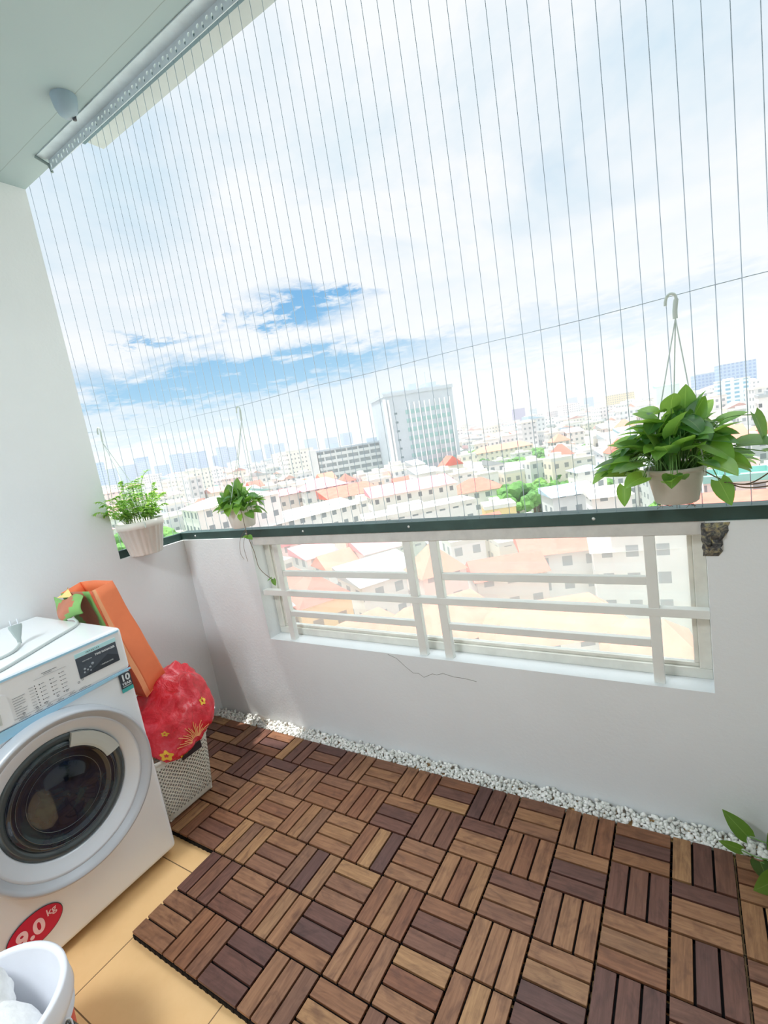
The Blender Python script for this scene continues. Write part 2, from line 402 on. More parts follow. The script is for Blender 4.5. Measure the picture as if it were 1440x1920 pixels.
# window_1: fixed frame and one dusty pane behind the grille
win = empty('window_1'); struct(win); win.location = (0.6, 1.06, WZ0)
m = MB(); L = win.location
def rel(x0, x1, y0, y1, z0, z1): return (x0 - L.x, x1 - L.x, y0 - L.y, y1 - L.y, z0 - L.z, z1 - L.z)
for bx in [(WX0, WX1, 1.045, 1.085, WZ0, .500), (WX0, WX1, 1.045, 1.085, .935, HP), (WX0, -.235, 1.045, 1.085, .5, .935), (1.447, WX1, 1.045, 1.085, .5, .935),
           (-.235, 1.447, 1.055, 1.075, .500, .513), (-.235, -.222, 1.055, 1.075, .513, .935), (1.434, 1.447, 1.055, 1.075, .513, .935)]:
    m.box(*rel(*bx))
m.build('window_frame', M_frame, win, bevel=0.002)
def _pane(mm, t, b):
    nd = t.t.nodes; nd.remove(b)
    tr = t.n('ShaderNodeBsdfTransparent'); tr.inputs[0].default_value = (0.97, 0.985, 0.98, 1)
    tl = t.n('ShaderNodeBsdfTranslucent'); tl.inputs[0].default_value = (0.95, 0.95, 0.95, 1)
    gl = t.n('ShaderNodeBsdfGlossy'); gl.inputs['Roughness'].default_value = 0.03
    tc = t.n('ShaderNodeTexCoord').outputs['Object']
    dust = t.m('ADD', t.m('MULTIPLY', t.noise(tc, 3, 4, 0.6), 0.06), 0.14)
    m1 = t.n('ShaderNodeMixShader'); t.link(dust, m1.inputs[0]); t.link(tr.outputs[0], m1.inputs[1]); t.link(tl.outputs[0], m1.inputs[2])
    m2 = t.n('ShaderNodeMixShader'); m2.inputs[0].default_value = 0.04; t.link(m1.outputs[0], m2.inputs[1]); t.link(gl.outputs[0], m2.inputs[2])
    t.link(m2.outputs[0], nd['Material Output'].inputs[0])
m = MB(); m.box(*rel(-.222, 1.434, 1.062, 1.066, .513, .935)); m.build('window_glass', node_mat('dusty_glass', _pane), win)

# security grille in the opening
gr = empty('window_grille', (0.6, 1.0, WZ0)); tag(gr, 'white painted steel grille of square bars in the parapet opening', 'grille')
def rg(x0, x1, z0, z1, y0=0.988, y1=1.012): return (x0 - .6, x1 - .6, y0 - 1.0, y1 - 1.0, z0 - WZ0, z1 - WZ0)
for x0, x1, z1 in [(-.150, -.120, .925), (.530, .562, .925), (.640, .672, .925), (1.329, 1.358, .925)]:
    m = MB(); m.box(*rg(x0, x1, WZ0 - .003, z1)); m.build('vertical_bar', M_grille, gr, bevel=.0015)
for x0, x1, z1 in [(-.12, .53, .800), (.672, 1.329, .801), (-.12, .53, .608), (.672, 1.329, .607)]:
    m = MB(); m.box(*rg(x0, x1, z1 - .025, z1, .990, 1.010)); m.build('horizontal_bar', M_grille, gr, bevel=.0015)
m = MB(); m.box(*rg(WX0, WX1, .681, .707, .9865, 1.0135)); m.build('long_horizontal_bar', M_grille, gr, bevel=.0015)

# dark green rail on the parapet, round the corner
rl = empty('parapet_rail', (0.6, 0.99, HP)); tag(rl, 'dark green painted steel rail capping the white parapet', 'rail')
m = MB()
m.box(-.800 - .6, 2.30 - .6, -.012, .012, .0, .036); m.box(-.800 - .6, 2.30 - .6, .012, .045, .030, .036)
m.box(-.800 - .6, -.776 - .6, YK - .99, -.012, .0, .036); m.build('rail_angle', M_dgreen, rl, bevel=.0015)
for x in (-.66, -.29, .06, .575, 1.205, 1.85):
    m = MB(); m.lathe([(0, .0035), (.003, .003), (.005, 0)], 12, Matrix.Translation((x - .6, -.0125, .019)) @ Matrix.Rotation(R(90), 4, 'X')); m.build('screw', M_screw, rl)
for y in (.87, .74):
    m = MB(); m.lathe([(0, .0035), (.003, .003), (.005, 0)], 12, Matrix.Translation((-1.3755, y - .99, .019)) @ Matrix.Rotation(R(90), 4, 'Y')); m.build('screw', M_screw, rl)
# slotted steel angle under the ceiling edge
an = empty('slotted_angle_bar', (-.5, .612, ZC)); tag(an, 'perforated galvanised steel angle bar screwed under the ceiling edge', 'angle bar')
m = MB(); m.box(0, 2.8, -.042, 0, -.004, -.0005); m.build('top_flange', M_galv, an)
def slotted(mb, x0, x1, z0, z1, y):
    # a strip with a row of real round and oblong holes (a ring of quads round each)
    x = x0; k = 0
    while x < x1 - .001:
        xe = min(x + .02, x1); cx = (x + xe) / 2; cz = (z0 + z1) / 2 + (0.004 if k % 2 else -.004)
        rx, rz = (.0055, .0055) if k % 2 else (.004, .0085)
        N = 16; inn = []; out = []
        for q in range(N):
            a = 2 * math.pi * q / N; c, s_ = math.cos(a), math.sin(a)
            inn.append((cx + rx * c, y, cz + rz * s_))
            sc = min((xe - x) / 2 / max(abs(c), 1e-6), ((z1 - cz) if s_ > 0 else (cz - z0)) / max(abs(s_), 1e-6))
            out.append((cx + sc * c, y, cz + sc * s_))
        # exact corners
        for tx, tz in ((x, z0), (xe, z0), (xe, z1), (x, z1)):
            i = min(range(N), key=lambda q: (out[q][0] - tx) ** 2 + (out[q][2] - tz) ** 2); out[i] = (tx, y, tz)
        for q in range(N):
            r_ = (q + 1) % N; mb.quad([out[q], out[r_], inn[r_], inn[q]])
        x = xe; k += 1
m = MB(); slotted(m, 0, 2.8, -.040, -.004, 0.0)
o = m.build('slotted_flange', M_galv, an, recalc=False)
sd = o.modifiers.new('t', 'SOLIDIFY'); sd.thickness = .0025; sd.offset = 0
m = MB(); m.tube([(-.003, -.045, -.006), (-.003, -.025, -.012), (-.003, -.004, -.018), (-.003, .002, -.030), (-.003, .004, -.043)], .0055, 8); m.build('end_clip', M_gasket, an)

# fixing strip the safety wires hang from, under the ledge
fx = MB(); fx.box(-.86, 2.3, .985, 1.012, 2.884, 2.90); o = fx.build('wire_fixing_strip', mat('dark_steel_strip', (92, 118, 128), 0.5, 0.4)); tag(o, 'dark steel strip under the outer ledge where the safety wires hang', 'strip')

# safety wires
GW = 'thin steel safety wires strung above the parapet'
m = MB(); m.tube([(0, 0, 0), (0, 0, 1.889)], .0011, 6)
w0 = m.build('safety_wire', M_steel)
ORDN = ['first', 'second', 'third', 'fourth', 'fifth', 'sixth', 'seventh', 'eighth', 'ninth', 'tenth', 'eleventh', 'twelfth', 'thirteenth', 'fourteenth', 'fifteenth', 'sixteenth', 'seventeenth', 'eighteenth']
xs = [1.582 - .0528 * k for k in range(-4, 46) if 1.582 - .0528 * k > -.80]
HK = [(1.444, 'the right pot hook'), (-.176, 'the middle pot hook')]
for n_, x in enumerate(xs):
    c = w0 if n_ == 0 else w0.copy()
    if n_: COL.objects.link(c)
    c.location = (x, 1.0, .999)
    hx_, hn = min(HK, key=lambda h: abs(h[0] - x)); side = 'right' if x > hx_ else 'left'
    k_ = sum(1 for q in xs if (hx_ < q <= x if side == 'right' else x <= q < hx_)) - 1
    tag(c, f'thin vertical safety wire, {ORDN[k_]} to the {side} of {hn}', 'wire', GW)
for n_, y in enumerate((.679, .731, .784, .840, .898, .953)):
    c = w0.copy(); COL.objects.link(c); c.location = (-.80, y, .999)
    tag(c, f'thin vertical safety wire above the short side parapet, {ORDN[n_]} from the white column', 'wire', 'safety wires above the side parapet')
m = MB(); pts = [(-.80, .636, 1.547)] + [(-.80, y, 1.547 + .003 * math.sin(y * 30)) for y in (.68, .76, .84, .92)] + [(-.795, .985, 1.550)]
x = -.78
while x < 2.3: pts.append((x, .9975 - .001 * math.sin(x * 59.5), 1.553 + .002 * math.sin(x * 9))); x += .0528 / 2
m.tube(pts, .0013, 6); o = m.build('cross_cord', M_steel); tag(o, 'grey cord tied level across all the vertical safety wires', 'cord')

# ceiling boss with a hook hole
bs = empty('ceiling_bracket', (-.150, .505, ZC)); tag(bs, 'small grey round drying-rack bracket fixed to the ceiling', 'bracket')
m = MB(); m.lathe([(0.0, -.060), (.016, -.0585), (.026, -.050), (.033, -.034), (.037, -.012), (.038, -.0005)], 28); m.build('bracket_cover', mat('grey_bracket', (150, 172, 186), 0.5), bs)
m = MB(); m.lathe([(0, .0), (.006, .0), (.006, .010), (0, .010)], 14, Matrix.Translation((.006, .016, -.064))); m.build('hook_stub', M_darker, bs)

# housing for the added fill light, unseen behind the camera
lm = empty('added_fill_lamp', (0.05, -1.25, ZC)); tag(lm, 'added round white fill lamp under the balcony ceiling, unseen behind the camera', 'lamp')
m = MB(); m.lathe([(.33, 0), (.33, -.05), (.32, -.08), (.325, -.05), (0.0, -.04)], 40); m.build('added_lamp_housing', M_body, lm)

# ---------------------------------------------------------------- floor: wooden tiles and pebbles
ZT = 0.026
def slat(mb, x0, x1, y0, y1, along_x):
    b0 = len(mb.f); mb.box(x0, x1, y0, y1, .0175, ZT)
    for k in range(b0, len(mb.f)):
        uv = []
        for vi in mb.f[k]:
            X, Y, Z = mb.v[vi]; u = X if along_x else Y; v = (Y if along_x else X) + Z; uv.append((u, v))
        mb.uv[k] = uv
def block(mb, bx, by, along_x, gap=.0056):
    S = .15; e = .0032; wd = (S - 2 * e - 2 * gap) / 3
    for k in range(3):
        a = e + k * (wd + gap)
        if along_x: slat(mb, bx + e, bx + S - e, by + a, by + a + wd, True)
        else: slat(mb, bx + a, bx + a + wd, by + e, by + S - e, False)
def deck_tile(pattern, nx=2):
    root = empty('deck_tile'); tag(root, 'square brown tile of small wooden slats in a basket-weave deck', 'deck tile')
    m = MB()
    for bx in range(nx):
        for by in range(2): block(m, bx * .15, by * .15, (bx + by + pattern) % 2 == 0)
    m.build('slats', M_wood, root, bevel=.0012, seg=2)
    m = MB(); W = .15 * nx
    for y in [k * .3 / 12 + .003 for k in range(12)]: m.box(.002, W - .002, y, y + .010, .0005, .0145)
    for x in [k * .3 / 12 + .003 for k in range(6 * nx)]: m.box(x, x + .010, .002, .298, .0005, .0155)
    for bx in range(nx):
        for by in range(2): m.box(bx * .15 + .006, bx * .15 + .144, by * .15 + .006, by * .15 + .144, .012, .0174)
    m.build('base_grid', M_black, root)
    return root
protos = {}
first = {}
def place_tile(pat, i, j, nx=2):
    key = (pat, nx)
    if key not in protos: o = protos[key] = deck_tile(pat, nx)
    else: o = copy_tree(protos[key])
    o.location = (i * .15, j * .15, 0)
    sp_ = {(0, 0): 'corner tile of the slatted wooden deck, nearest the washing machine', (-2, 2): 'wooden slatted deck tile jutting out beside the washing machine corner',
           (-2, 4): 'wooden slatted deck tile in a patch of sunlight beside the white pebbles', (10, 4): 'dark wooden slatted deck tile under the trailing leaves by the pebbles',
           (-5, 4): 'half-width slatted wooden tile against the left wall, beside the pebbles', (-5, 2): 'half-width slatted wooden tile against the left wall, behind the white basket'}.get((i, j))
    ORD = ['first', 'second', 'third', 'fourth', 'fifth', 'sixth', 'seventh', 'eighth', 'ninth', 'tenth']
    row = {0: 'the front row', 2: 'the middle row', 4: 'the row along the pebbles'}[j]
    k_ = i // 2 + (0 if j == 0 else 2)
    tag(o, sp_ or f'brown wooden deck tile, {ORD[k_]} from the left in {row}', 'deck tile', 'wooden deck tiles laid on the balcony floor')
    return o
for i in range(0, 15, 2): place_tile(0, i, 0)
for j in (2, 4):
    for i in range(-4, 15, 2): place_tile(1, i, j)
    place_tile(1, -5, j, 1)

# pebbles
m = MB(); rnd = random.Random(5)
ico = bmesh.new(); bmesh.ops.create_icosphere(ico, subdivisions=2, radius=1.0)
iv = [v.co.copy() for v in ico.verts]; iF = [tuple(v.index for v in f.verts) for f in ico.faces]; ico.free()
def add_stone(cx, cy, cz, s):
    b = len(m.v); rot = Matrix.Rotation(rnd.uniform(0, 6.28), 3, Vector((rnd.uniform(-1, 1), rnd.uniform(-1, 1), rnd.uniform(-1, 1))).normalized())
    sc = Vector((s * rnd.uniform(.8, 1.3), s * rnd.uniform(.7, 1.05), s * rnd.uniform(.55, .85))); off = Vector((rnd.uniform(0, 50),) * 3)
    for v in iv:
        q = v * (1 + .28 * noise.noise(v * 1.1 + off)); q = rot @ Vector((q.x * sc.x, q.y * sc.y, q.z * sc.z)); m.v.append((q.x + cx, q.y + cy, q.z + cz))
    for f in iF: m.f.append(tuple(b + i for i in f)); m.mi.append(0); m.uv.append(None); m.sm.append(True)
x = XC + .006
while x < 2.28:
    for _ in range(9):
        y = rnd.uniform(.908, .962); top = .012 + .024 * ((y - .90) / .07) ** .8
        add_stone(x + rnd.uniform(-.007, .007), y, rnd.uniform(.006, top), rnd.uniform(.0048, .0082))
    x += .0078
o = m.build('gravel', M_pebble, recalc=False); tag(o, 'strip of small white pebbles between the wooden deck and the wall', 'gravel', kind='stuff')

# ---------------------------------------------------------------- washing machine
WC = Vector((-.447, -.036, 0))
wm = empty('washing_machine', WC); tag(wm, 'white front-loading washing machine with a dark round glass door', 'washing machine')
XF = -.152 - WC.x
m = MB(); m.box(-.298, XF, -.300, .300, .022, .705); m.build('cabinet', M_body, wm, bevel=.016, seg=4)
m = MB(); m.box(-.298, XF + .002, -.300, .300, .7065, .852); m.build('control_panel', M_body, wm, bevel=.013, seg=4)
for sx in (-1, 1):
    for sy in (-1, 1):
        m = MB(); m.lathe([(0, 0.001), (.02, 0.001), (.02, .03), (0, .03)], 14, Matrix.Translation((sx * .24, sy * .25, 0))); m.build('foot', M_black, wm)
def onf(y, z, e=.0): return (XF + .0022 + e, y - WC.y, z)       # a point on the front face
def flat(name, pts, mt, e=.0008, parent=wm, th=.0012):
    mb = MB(); a = [Vector(onf(y, z, e)) for y, z in pts]; b = [p - Vector((th, 0, 0)) for p in a]
    mb.quad(a); mb.quad(list(reversed(b)))
    for k in range(len(a)): q = (k + 1) % len(a); mb.quad([a[k], b[k], b[q], a[q]])
    return mb.build(name, mt, parent)
flat('blue_strip', [(-.336 + .012, .8385), (.253, .8385), (.253, .8445), (-.324, .8445)], M_blue)
flat('blue_strip', [(-.335, .668), (-.11, .681), (.05, .694), (.262, .7045), (.262, .710), (-.335, .710)], M_blue, .0012, th=.004)
flat('cyan_strip', [(.112, .8135), (.238, .8135), (.238, .826), (.112, .826)], M_cyan)
dsp = flat('display_sticker', [(.112, .748), (.236, .748), (.236, .8125), (.112, .8125)], M_dark, .001)
flat('sticker_dark_area', [(.122, .7495), (.2345, .7495), (.2345, .770), (.205, .786), (.165, .766)], M_darker, .0015, dsp)  # darker polygon on the display sticker
FM = Matrix(((0, 0, 1), (1, 0, 0), (0, 1, 0)))   # text x -> +Y, text y -> +Z, normal -> +X
def text(name, s, y, z, size, mt, parent, e=.0022, off=0.0, x=None, align='CENTER'):
    cu = bpy.data.curves.new(name, 'FONT'); cu.body = s; cu.size = size; cu.extrude = .0002; cu.offset = off; cu.align_x = align; cu.align_y = 'CENTER'
    cu.materials.append(mt); o = bpy.data.objects.new(name, cu); COL.objects.link(o); o.parent = parent
    ml = Matrix.Translation(onf(y, z, e)) @ FM.to_4x4()
    bpy.context.view_layer.update(); me = bpy.data.meshes.new_from_object(o.evaluated_get(bpy.context.evaluated_depsgraph_get())); bpy.data.objects.remove(o)
    o = bpy.data.objects.new(name, me); COL.objects.link(o); o.parent = parent; o.matrix_local = ml; return o
M_wtxt = mat('pale_print', (222, 228, 232), 0.5)
text('display_text', 'TIME MANAGER', .1985, .8005, .0088, M_wtxt, dsp, .0024, .0003)
text('display_text', 'ECO INVERTER', .143, .797, .0042, M_wtxt, dsp, .0024)
text('display_text', '∽ VAPOUR CARE', .196, .7615, .0055, M_wtxt, dsp, .0024)
text('strip_text', 'I N V E R T E R', .165, .8195, .0065, M_ink, wm, .0016)
mb = MB()
for y0, z0, r_ in ((.130, .772, .0035), (.138, .766, .003), (.1465, .771, .0032), (.128, .762, .003), (.155, .7785, .0042), (.146, .760, .0026)):
    mb.lathe([(0, .0004), (r_, .0003), (r_, 0)], 12, Matrix.Translation(onf(y0, z0, .0017)) @ Matrix.Rotation(R(90), 4, 'Y'))
mb.build('sticker_drawing', mat('grey_drawing', (150, 160, 168), .5), dsp)
st = flat('warranty_sticker', [(.2185, .6405), (.2565, .6405), (.2565, .7005), (.2185, .7005)], M_darker, .001)
flat('teal_band', [(.2185, .6385), (.2565, .6385), (.2565, .6515), (.2185, .6515)], M_teal, .0014, st)
text('sticker_number', '10', .2375, .685, .030, M_wtxt, st, .0024, .0012)
text('sticker_word', 'YEAR', .2375, .6655, .0125, M_wtxt, st, .0024, .0004)
text('sticker_word', 'WARRANTY', .2375, .657, .0052, M_wtxt, st, .0024, .0001)
# printed programme table
mb = MB(); mi = MB(); rr = random.Random(3)
def dash(mbx, y, z, L_, h=.0012):
    mbx.box(XF + .0024, XF + .0029, y - WC.y, y - WC.y + L_, z, z + h)
for k in range(8): mi.lathe([(0, .0005), (.0017, 0)], 8, Matrix.Translation(onf(-.004 + .0002 * k, .790 - .0086 * k, .0006)) @ Matrix.Rotation(R(90), 4, 'Y')); dash(mb, -.020, .7895 - .0086 * k, .011, .0008)
for c, n_ in ((.008, 6), (.036, 5), (.062, 6)):
    for k in range(n_):
        z = (.788 if c < .05 else .794) - .0115 * k
        mi.lathe([(0, .0005), (.0017, 0)], 8, Matrix.Translation(onf(c, z, .0006)) @ Matrix.Rotation(R(90), 4, 'Y')); dash(mb, c + .004, z - .0003, rr.uniform(.007, .013))
for k in range(9): dash(mb, -.062, .781 - .0072 * k, rr.uniform(.016, .034), .0012)
dash(mb, .020, .8145, .040, .0018); dash(mb, .024, .8105, .022, .001); dash(mb, -.002, .806, .085, .0004); dash(mb, -.08, .724, .17, .0005)
for y, L_ in ((-.060, .030), (-.02, .02), (.01, .016), (.037, .02), (.070, .022), (.100, .036)): dash(mb, y, .7165, L_, .0013); dash(mb, y + .004, .7205, L_ * .5, .0008)
for y, z in ((-.045, .730), (-.012, .729), (.012, .730), (.044, .7325), (.07, .735), (.105, .741), (.117, .745)): mb.lathe([(.002, .0004), (.0034, .0004)], 10, Matrix.Translation(onf(y, z, .0006)) @ Matrix.Rotation(R(90), 4, 'Y'))
mb.build('printed_marks', M_print, wm); mi.build('printed_dots', M_ink, wm)
# detergent drawer
dr = flat('detergent_drawer', [(-.325, .716), (-.078, .716), (-.070, .724), (-.073, .800), (-.080, .806), (-.325, .806)], M_body, .0022, th=.003)
flat('drawer_recess', [(-.19, .728), (-.097, .728), (-.095, .758), (-.19, .758)], M_handle, .003, dr)
flat('drawer_grip', [(-.185, .733), (-.102, .733), (-.102, .753), (-.185, .753)], M_gasket, .0036, dr)
# door (axis along +X)
DY, DZ = -.006, .449
DM = Matrix.Translation((XF, DY - WC.y, DZ)) @ Matrix.Rotation(R(90), 4, 'Y')     # local z -> +X
dd = empty('door', (0, 0, 0)); dd.parent = wm
m = MB(); m.lathe([(.246, .0005), (.2465, .030), (.2445, .046), (.2395, .054), (.234, .055), (.226, .046), (.2165, .034), (.2145, .032)], 96, DM); m.build('outer_ring', M_greyring, dd)
m = MB(); m.lathe([(.2160, .032), (.2150, .0335), (.208, .031), (.192, .021), (.180, .013), (.1755, .011), (.1735, .004)], 96, DM); m.build('bezel', M_silver, dd)
m = MB(); m.lathe([(.1740, .005), (.169, .010), (.161, .0105), (.154, .007), (.150, .004)], 96, DM); m.build('door_gasket', mat('smoked_rim', (70, 82, 86), .15, coat=.5), dd)
m = MB(); m.lathe([(.1505, .005), (.146, .011), (.128, .010), (.122, .005), (.110, .004), (.085, .006), (.062, .011), (.035, .016), (.001, .018)], 96, DM); m.build('door_glass', M_glass, dd)
m = MB()
for r_, z_ in ((.1275, .0105), (.100, .0050), (.139, .0115)): m.lathe([(r_, z_), (r_ + .0009, z_ + .001), (r_ + .0018, z_), (r_ + .0009, z_ - .001)], 96, DM)
m.build('glass_rib', mat('dark_chrome', (110, 118, 120), .2, .8), dd)
m = MB(); rows = []
a0, a1 = R(15), R(73)     # measured from +Y towards +Z
for k in range(17):
    a = a0 + (a1 - a0) * k / 16; row = []
    for r_, x_ in ((.1735, .008), (.1725, .020), (.152, .020), (.138, .018), (.131, .015), (.1305, .004)):
        row.append((XF + x_, DY - WC.y + r_ * math.cos(a), DZ + .0 + r_ * math.sin(a)))
    rows.append(row)
m.grid(rows, smooth=False); m.quad(rows[0]); m.quad(rows[-1]); m.build('door_handle', M_handle, dd)
# red capacity sticker
mb = MB(); N = 48
def ell(cy, cz, a, b, e): return [Vector(onf(cy + a * math.cos(2 * math.pi * k / N), cz + b * math.sin(2 * math.pi * k / N), e)) for k in range(N)]
CY, CZ = -.160, .143
mb.quad(ell(CY, CZ, .0705, .046, .0006)); o = mb.build('capacity_sticker', M_darker, wm)
mb = MB(); mb.quad(ell(CY, CZ, .0685, .044, .0012)); mb.build('sticker_face', M_red, o)
text('capacity_text', '9.0', -.172, .141, .056, M_pinktxt, o, .0024, .0022)
text('capacity_text', 'kg', -.117, .158, .028, M_pinktxt, o, .0024, .0004)

# cord and plug lying on top
pc = empty('power_cord', (-.3, .05, .852)); tag(pc, 'grey power cord with a two-pin plug lying on top of the washing machine', 'power cord')
def bez(P, n=14):
    P = [Vector(p) for p in P]; out = []
    for i in range(len(P) - 1):
        p0, p1, p2, p3 = P[max(i - 1, 0)], P[i], P[i + 1], P[min(i + 2, len(P) - 1)]
        for k in range(n):
            u = k / n; out.append(.5 * ((2 * p1) + (p2 - p0) * u + (2 * p0 - 5 * p1 + 4 * p2 - p3) * u * u + (3 * p1 - p0 - 3 * p2 + p3) * u ** 3))
    out.append(P[-1]); return out
O = Vector(pc.location)
m = MB(); m.tube([p - O for p in bez([(-.49, .262, .856), (-.44, .262, .8565), (-.36, .225, .8565), (-.304, .131, .8565), (-.247, .032, .8565), (-.20, -.055, .8565), (-.19, -.12, .8565), (-.22, -.19, .8565), (-.30, -.19, .8565), (-.335, -.10, .8565), (-.325, -.03, .8565), (-.338, .025, .857), (-.375, .058, .858), (-.398, .071, .860)])], .0048, 8); m.build('cable', M_cord, pc)
m = MB(); dirp = Vector((-.30, .10, .85)).normalized(); pb = Vector((-.400, .073, .862)) - O; Q = dirp.to_track_quat('Z', 'Y').to_matrix().to_4x4(); PM = Matrix.Translation(pb) @ Q
def ringp(wx, wy, z): return [PM @ Vector((wx * math.copysign(abs(math.cos(a)) ** .6, math.cos(a)), wy * math.copysign(abs(math.sin(a)) ** .6, math.sin(a)), z)) for a in [2 * math.pi * k / 20 for k in range(20)]]
m.grid([ringp(.0055, .0055, -.004), ringp(.0065, .006, .012), ringp(.010, .008, .022), ringp(.017, .011, .046), ringp(.0185, .012, .052), ringp(.0185, .012, .058)], closed=True); m.quad(ringp(.0185, .012, .058)); m.build('plug_body', M_plug, pc)
for s_ in (-1, 1):
    m = MB(); m.tube([PM @ Vector((s_ * .0095, 0, .057)), PM @ Vector((s_ * .0095, 0, .077))], .0022, 8); m.build('pin', M_silver, pc)

# ---------------------------------------------------------------- laundry basket
bk = empty('laundry_basket', (-.43, .418, ZT)); tag(bk, 'white perforated plastic basket standing on the deck beside the washer', 'basket')
def rrect(hx, hy, r, z, n=6):
    P = []
    for cx, cy, a0 in ((hx - r, hy - r, 0), (-hx + r, hy - r, 90), (-hx + r, -hy + r, 180), (hx - r, -hy + r, 270)):
        for k in range(n + 1): a = R(a0 + 90 * k / n); P.append(Vector((cx + r * math.cos(a), cy + r * math.sin(a), z)))
    return P
m = MB(); NR = 28
def arc(P):
    s_ = [0]
    for k in range(len(P)): s_.append(s_[-1] + (P[(k + 1) % len(P)] - P[k]).length)
    return s_
A = arc(rrect(.175, .118, .035, 0))
levels = [(.165, .105, .006), (.168, .108, .012), (.176, .114, .10), (.183, .120, .20), (.188, .124, .262)]
rows = [rrect(a, b_, .032, z) for a, b_, z in levels]
m.grid(rows, closed=True, uvf=lambda i, j: (A[j], levels[i][2]))
o = m.build('basket_wall', M_basket, bk); sd = o.modifiers.new('t', 'SOLIDIFY'); sd.thickness = .002
m = MB(); m.grid([rrect(.186, .122, .032, .248), rrect(.192, .128, .034, .250), rrect(.193, .129, .034, .262), rrect(.190, .126, .034, .266), rrect(.185, .121, .032, .262), rrect(.184, .120, .032, .250)], closed=True); m.build('rim', M_basketp, bk)
m = MB(); m.quad(rrect(.164, .104, .03, .008)); m.grid([rrect(.164, .104, .03, .008), rrect(.166, .106, .03, .020)], closed=True); m.build('base', M_basketp, bk)
m = MB(); m.box(.1865, .1915, -.012, .076, .208, .238); m.build('handle_slot', mat('slot_dark', (52, 40, 44), .7), bk, bevel=.0018)
for sx in (-1, 1):
    for sy in (-1, 1):
        m = MB(); m.box(sx * .150 - .010, sx * .150 + .010, sy * .088 - .010, sy * .088 + .010, 0, .012); m.build('foot', M_basketp, bk, bevel=.003)

# orange paper bag leaning on the machine
pb_ = empty('paper_bag', (-.45, .44, .47)); tag(pb_, 'tall orange paper gift bag leaning between the washer and the wall', 'paper bag')
O = Vector(pb_.location)
def wav(p, s_=.006): return Vector(p) + Vector((noise.noise(Vector(p) * 9), noise.noise(Vector(p) * 9 + Vector((5, 5, 5))), noise.noise(Vector(p) * 9 + Vector((9, 2, 5))))) * s_
def sheet(name, c00, c10, c11, c01, mt, n=12, k=.005, parent=pb_, off=Vector((0, 0, 0)), mats=None, mf=None):
    c00, c10, c11, c01 = map(Vector, (c00, c10, c11, c01)); mb = MB(); rows = []
    for i in range(n + 1):
        v = i / n; rows.append([wav((c00 * (1 - u) + c10 * u) * (1 - v) + (c01 * (1 - u) + c11 * u) * v, k) - O + off for u in [j / n for j in range(n + 1)]])
    mb.grid(rows, smooth=True)
    if mf:
        q = 0
        for i in range(n):
            for j in range(n): mb.mi[q] = mf((j + .5) / n, (i + .5) / n); q += 1
    o = mb.build(name, mats or mt, parent); sd = o.modifiers.new('t', 'SOLIDIFY'); sd.thickness = .001; return o
# corners: bottom ring then top ring
B1, B2, B3, B4 = (-.375, .405, .478), (-.375, .500, .530), (-.60, .500, .52), (-.60, .405, .47)
T1, T2, T3, T4 = (-.375, .309, .951), (-.375, .388, .963), (-.61, .388, .95), (-.61, .309, .935)
M1a, M1b = (-.375, .425, .484), (-.375, .322, .953)
sheet('gusset_panel', M1a, B2, T2, M1b, M_orange)
sheet('gusset_fold', B1, M1a, M1b, T1, M_orange2)
def gp(u, v):      # printed face: green border, brown oval, orange rest
    if v < .35: return 0
    q = ((u - .52) / .30) ** 2 + ((v - .86) / .22) ** 2
    if u < .06: return 0
    return 2 if q < 1 else (1 if v > .58 else 0)
sheet('printed_panel', B4, B1, T1, T4, None, 26, .007, mats=[mat('dark_orange_paper', (206, 92, 58), .6, var=.1, scale=12), M_green, M_brown], mf=lambda u, v: gp(1 - u, v))
sheet('back_panel', B3, B2, T2, T3, M_orange); sheet('side_panel', B4, B3, T3, T4, M_orange)
m = MB(); m.quad([Vector(p) - O for p in (B1, B2, B3, B4)]); m.build('bag_bottom', M_orange2, pb_)
# crumpled printed flap lolling over the machine, with a torn yellow lining
mb = MB(); rows = []
for i in range(9):
    v = i / 8; row = []
    for j in range(15):
        u = j / 14; x_ = -.400 - .235 * u; z_ = .938 - .083 * v * (1 - .25 * (2 * u - 1) ** 2) - .020 * u + .010 * math.sin(u * 7)
        row.append(Vector((x_, .292 - .045 * math.sin(v * math.pi * .75) * math.sin(math.pi * min(1, .15 + u * .85)), z_)) - O)
    rows.append(row)
mb.grid(rows)
q = 0
for i in range(8):
    for j in range(14):
        u, v = (j + .5) / 14, (i + .5) / 8; mb.mi[q] = 1 if ((u - .47) / .31) ** 2 + ((v - .38) / .45) ** 2 < 1 else 0; q += 1
o = mb.build('printed_flap', [M_green, M_brown], pb_, subsurf=1); sd = o.modifiers.new('t', 'SOLIDIFY'); sd.thickness = .001
mb = MB(); mb.quad([Vector(p) - O for p in ((-.655, .305, .91), (-.60, .312, .918), (-.575, .325, .955), (-.60, .33, .935))]); mb.quad([Vector(p) - O for p in ((-.61, .300, .917), (-.50, .300, .925), (-.545, .31, .952))]); mb.build('torn_lining', mat('yellow_paper', (250, 222, 140), .6), pb_)

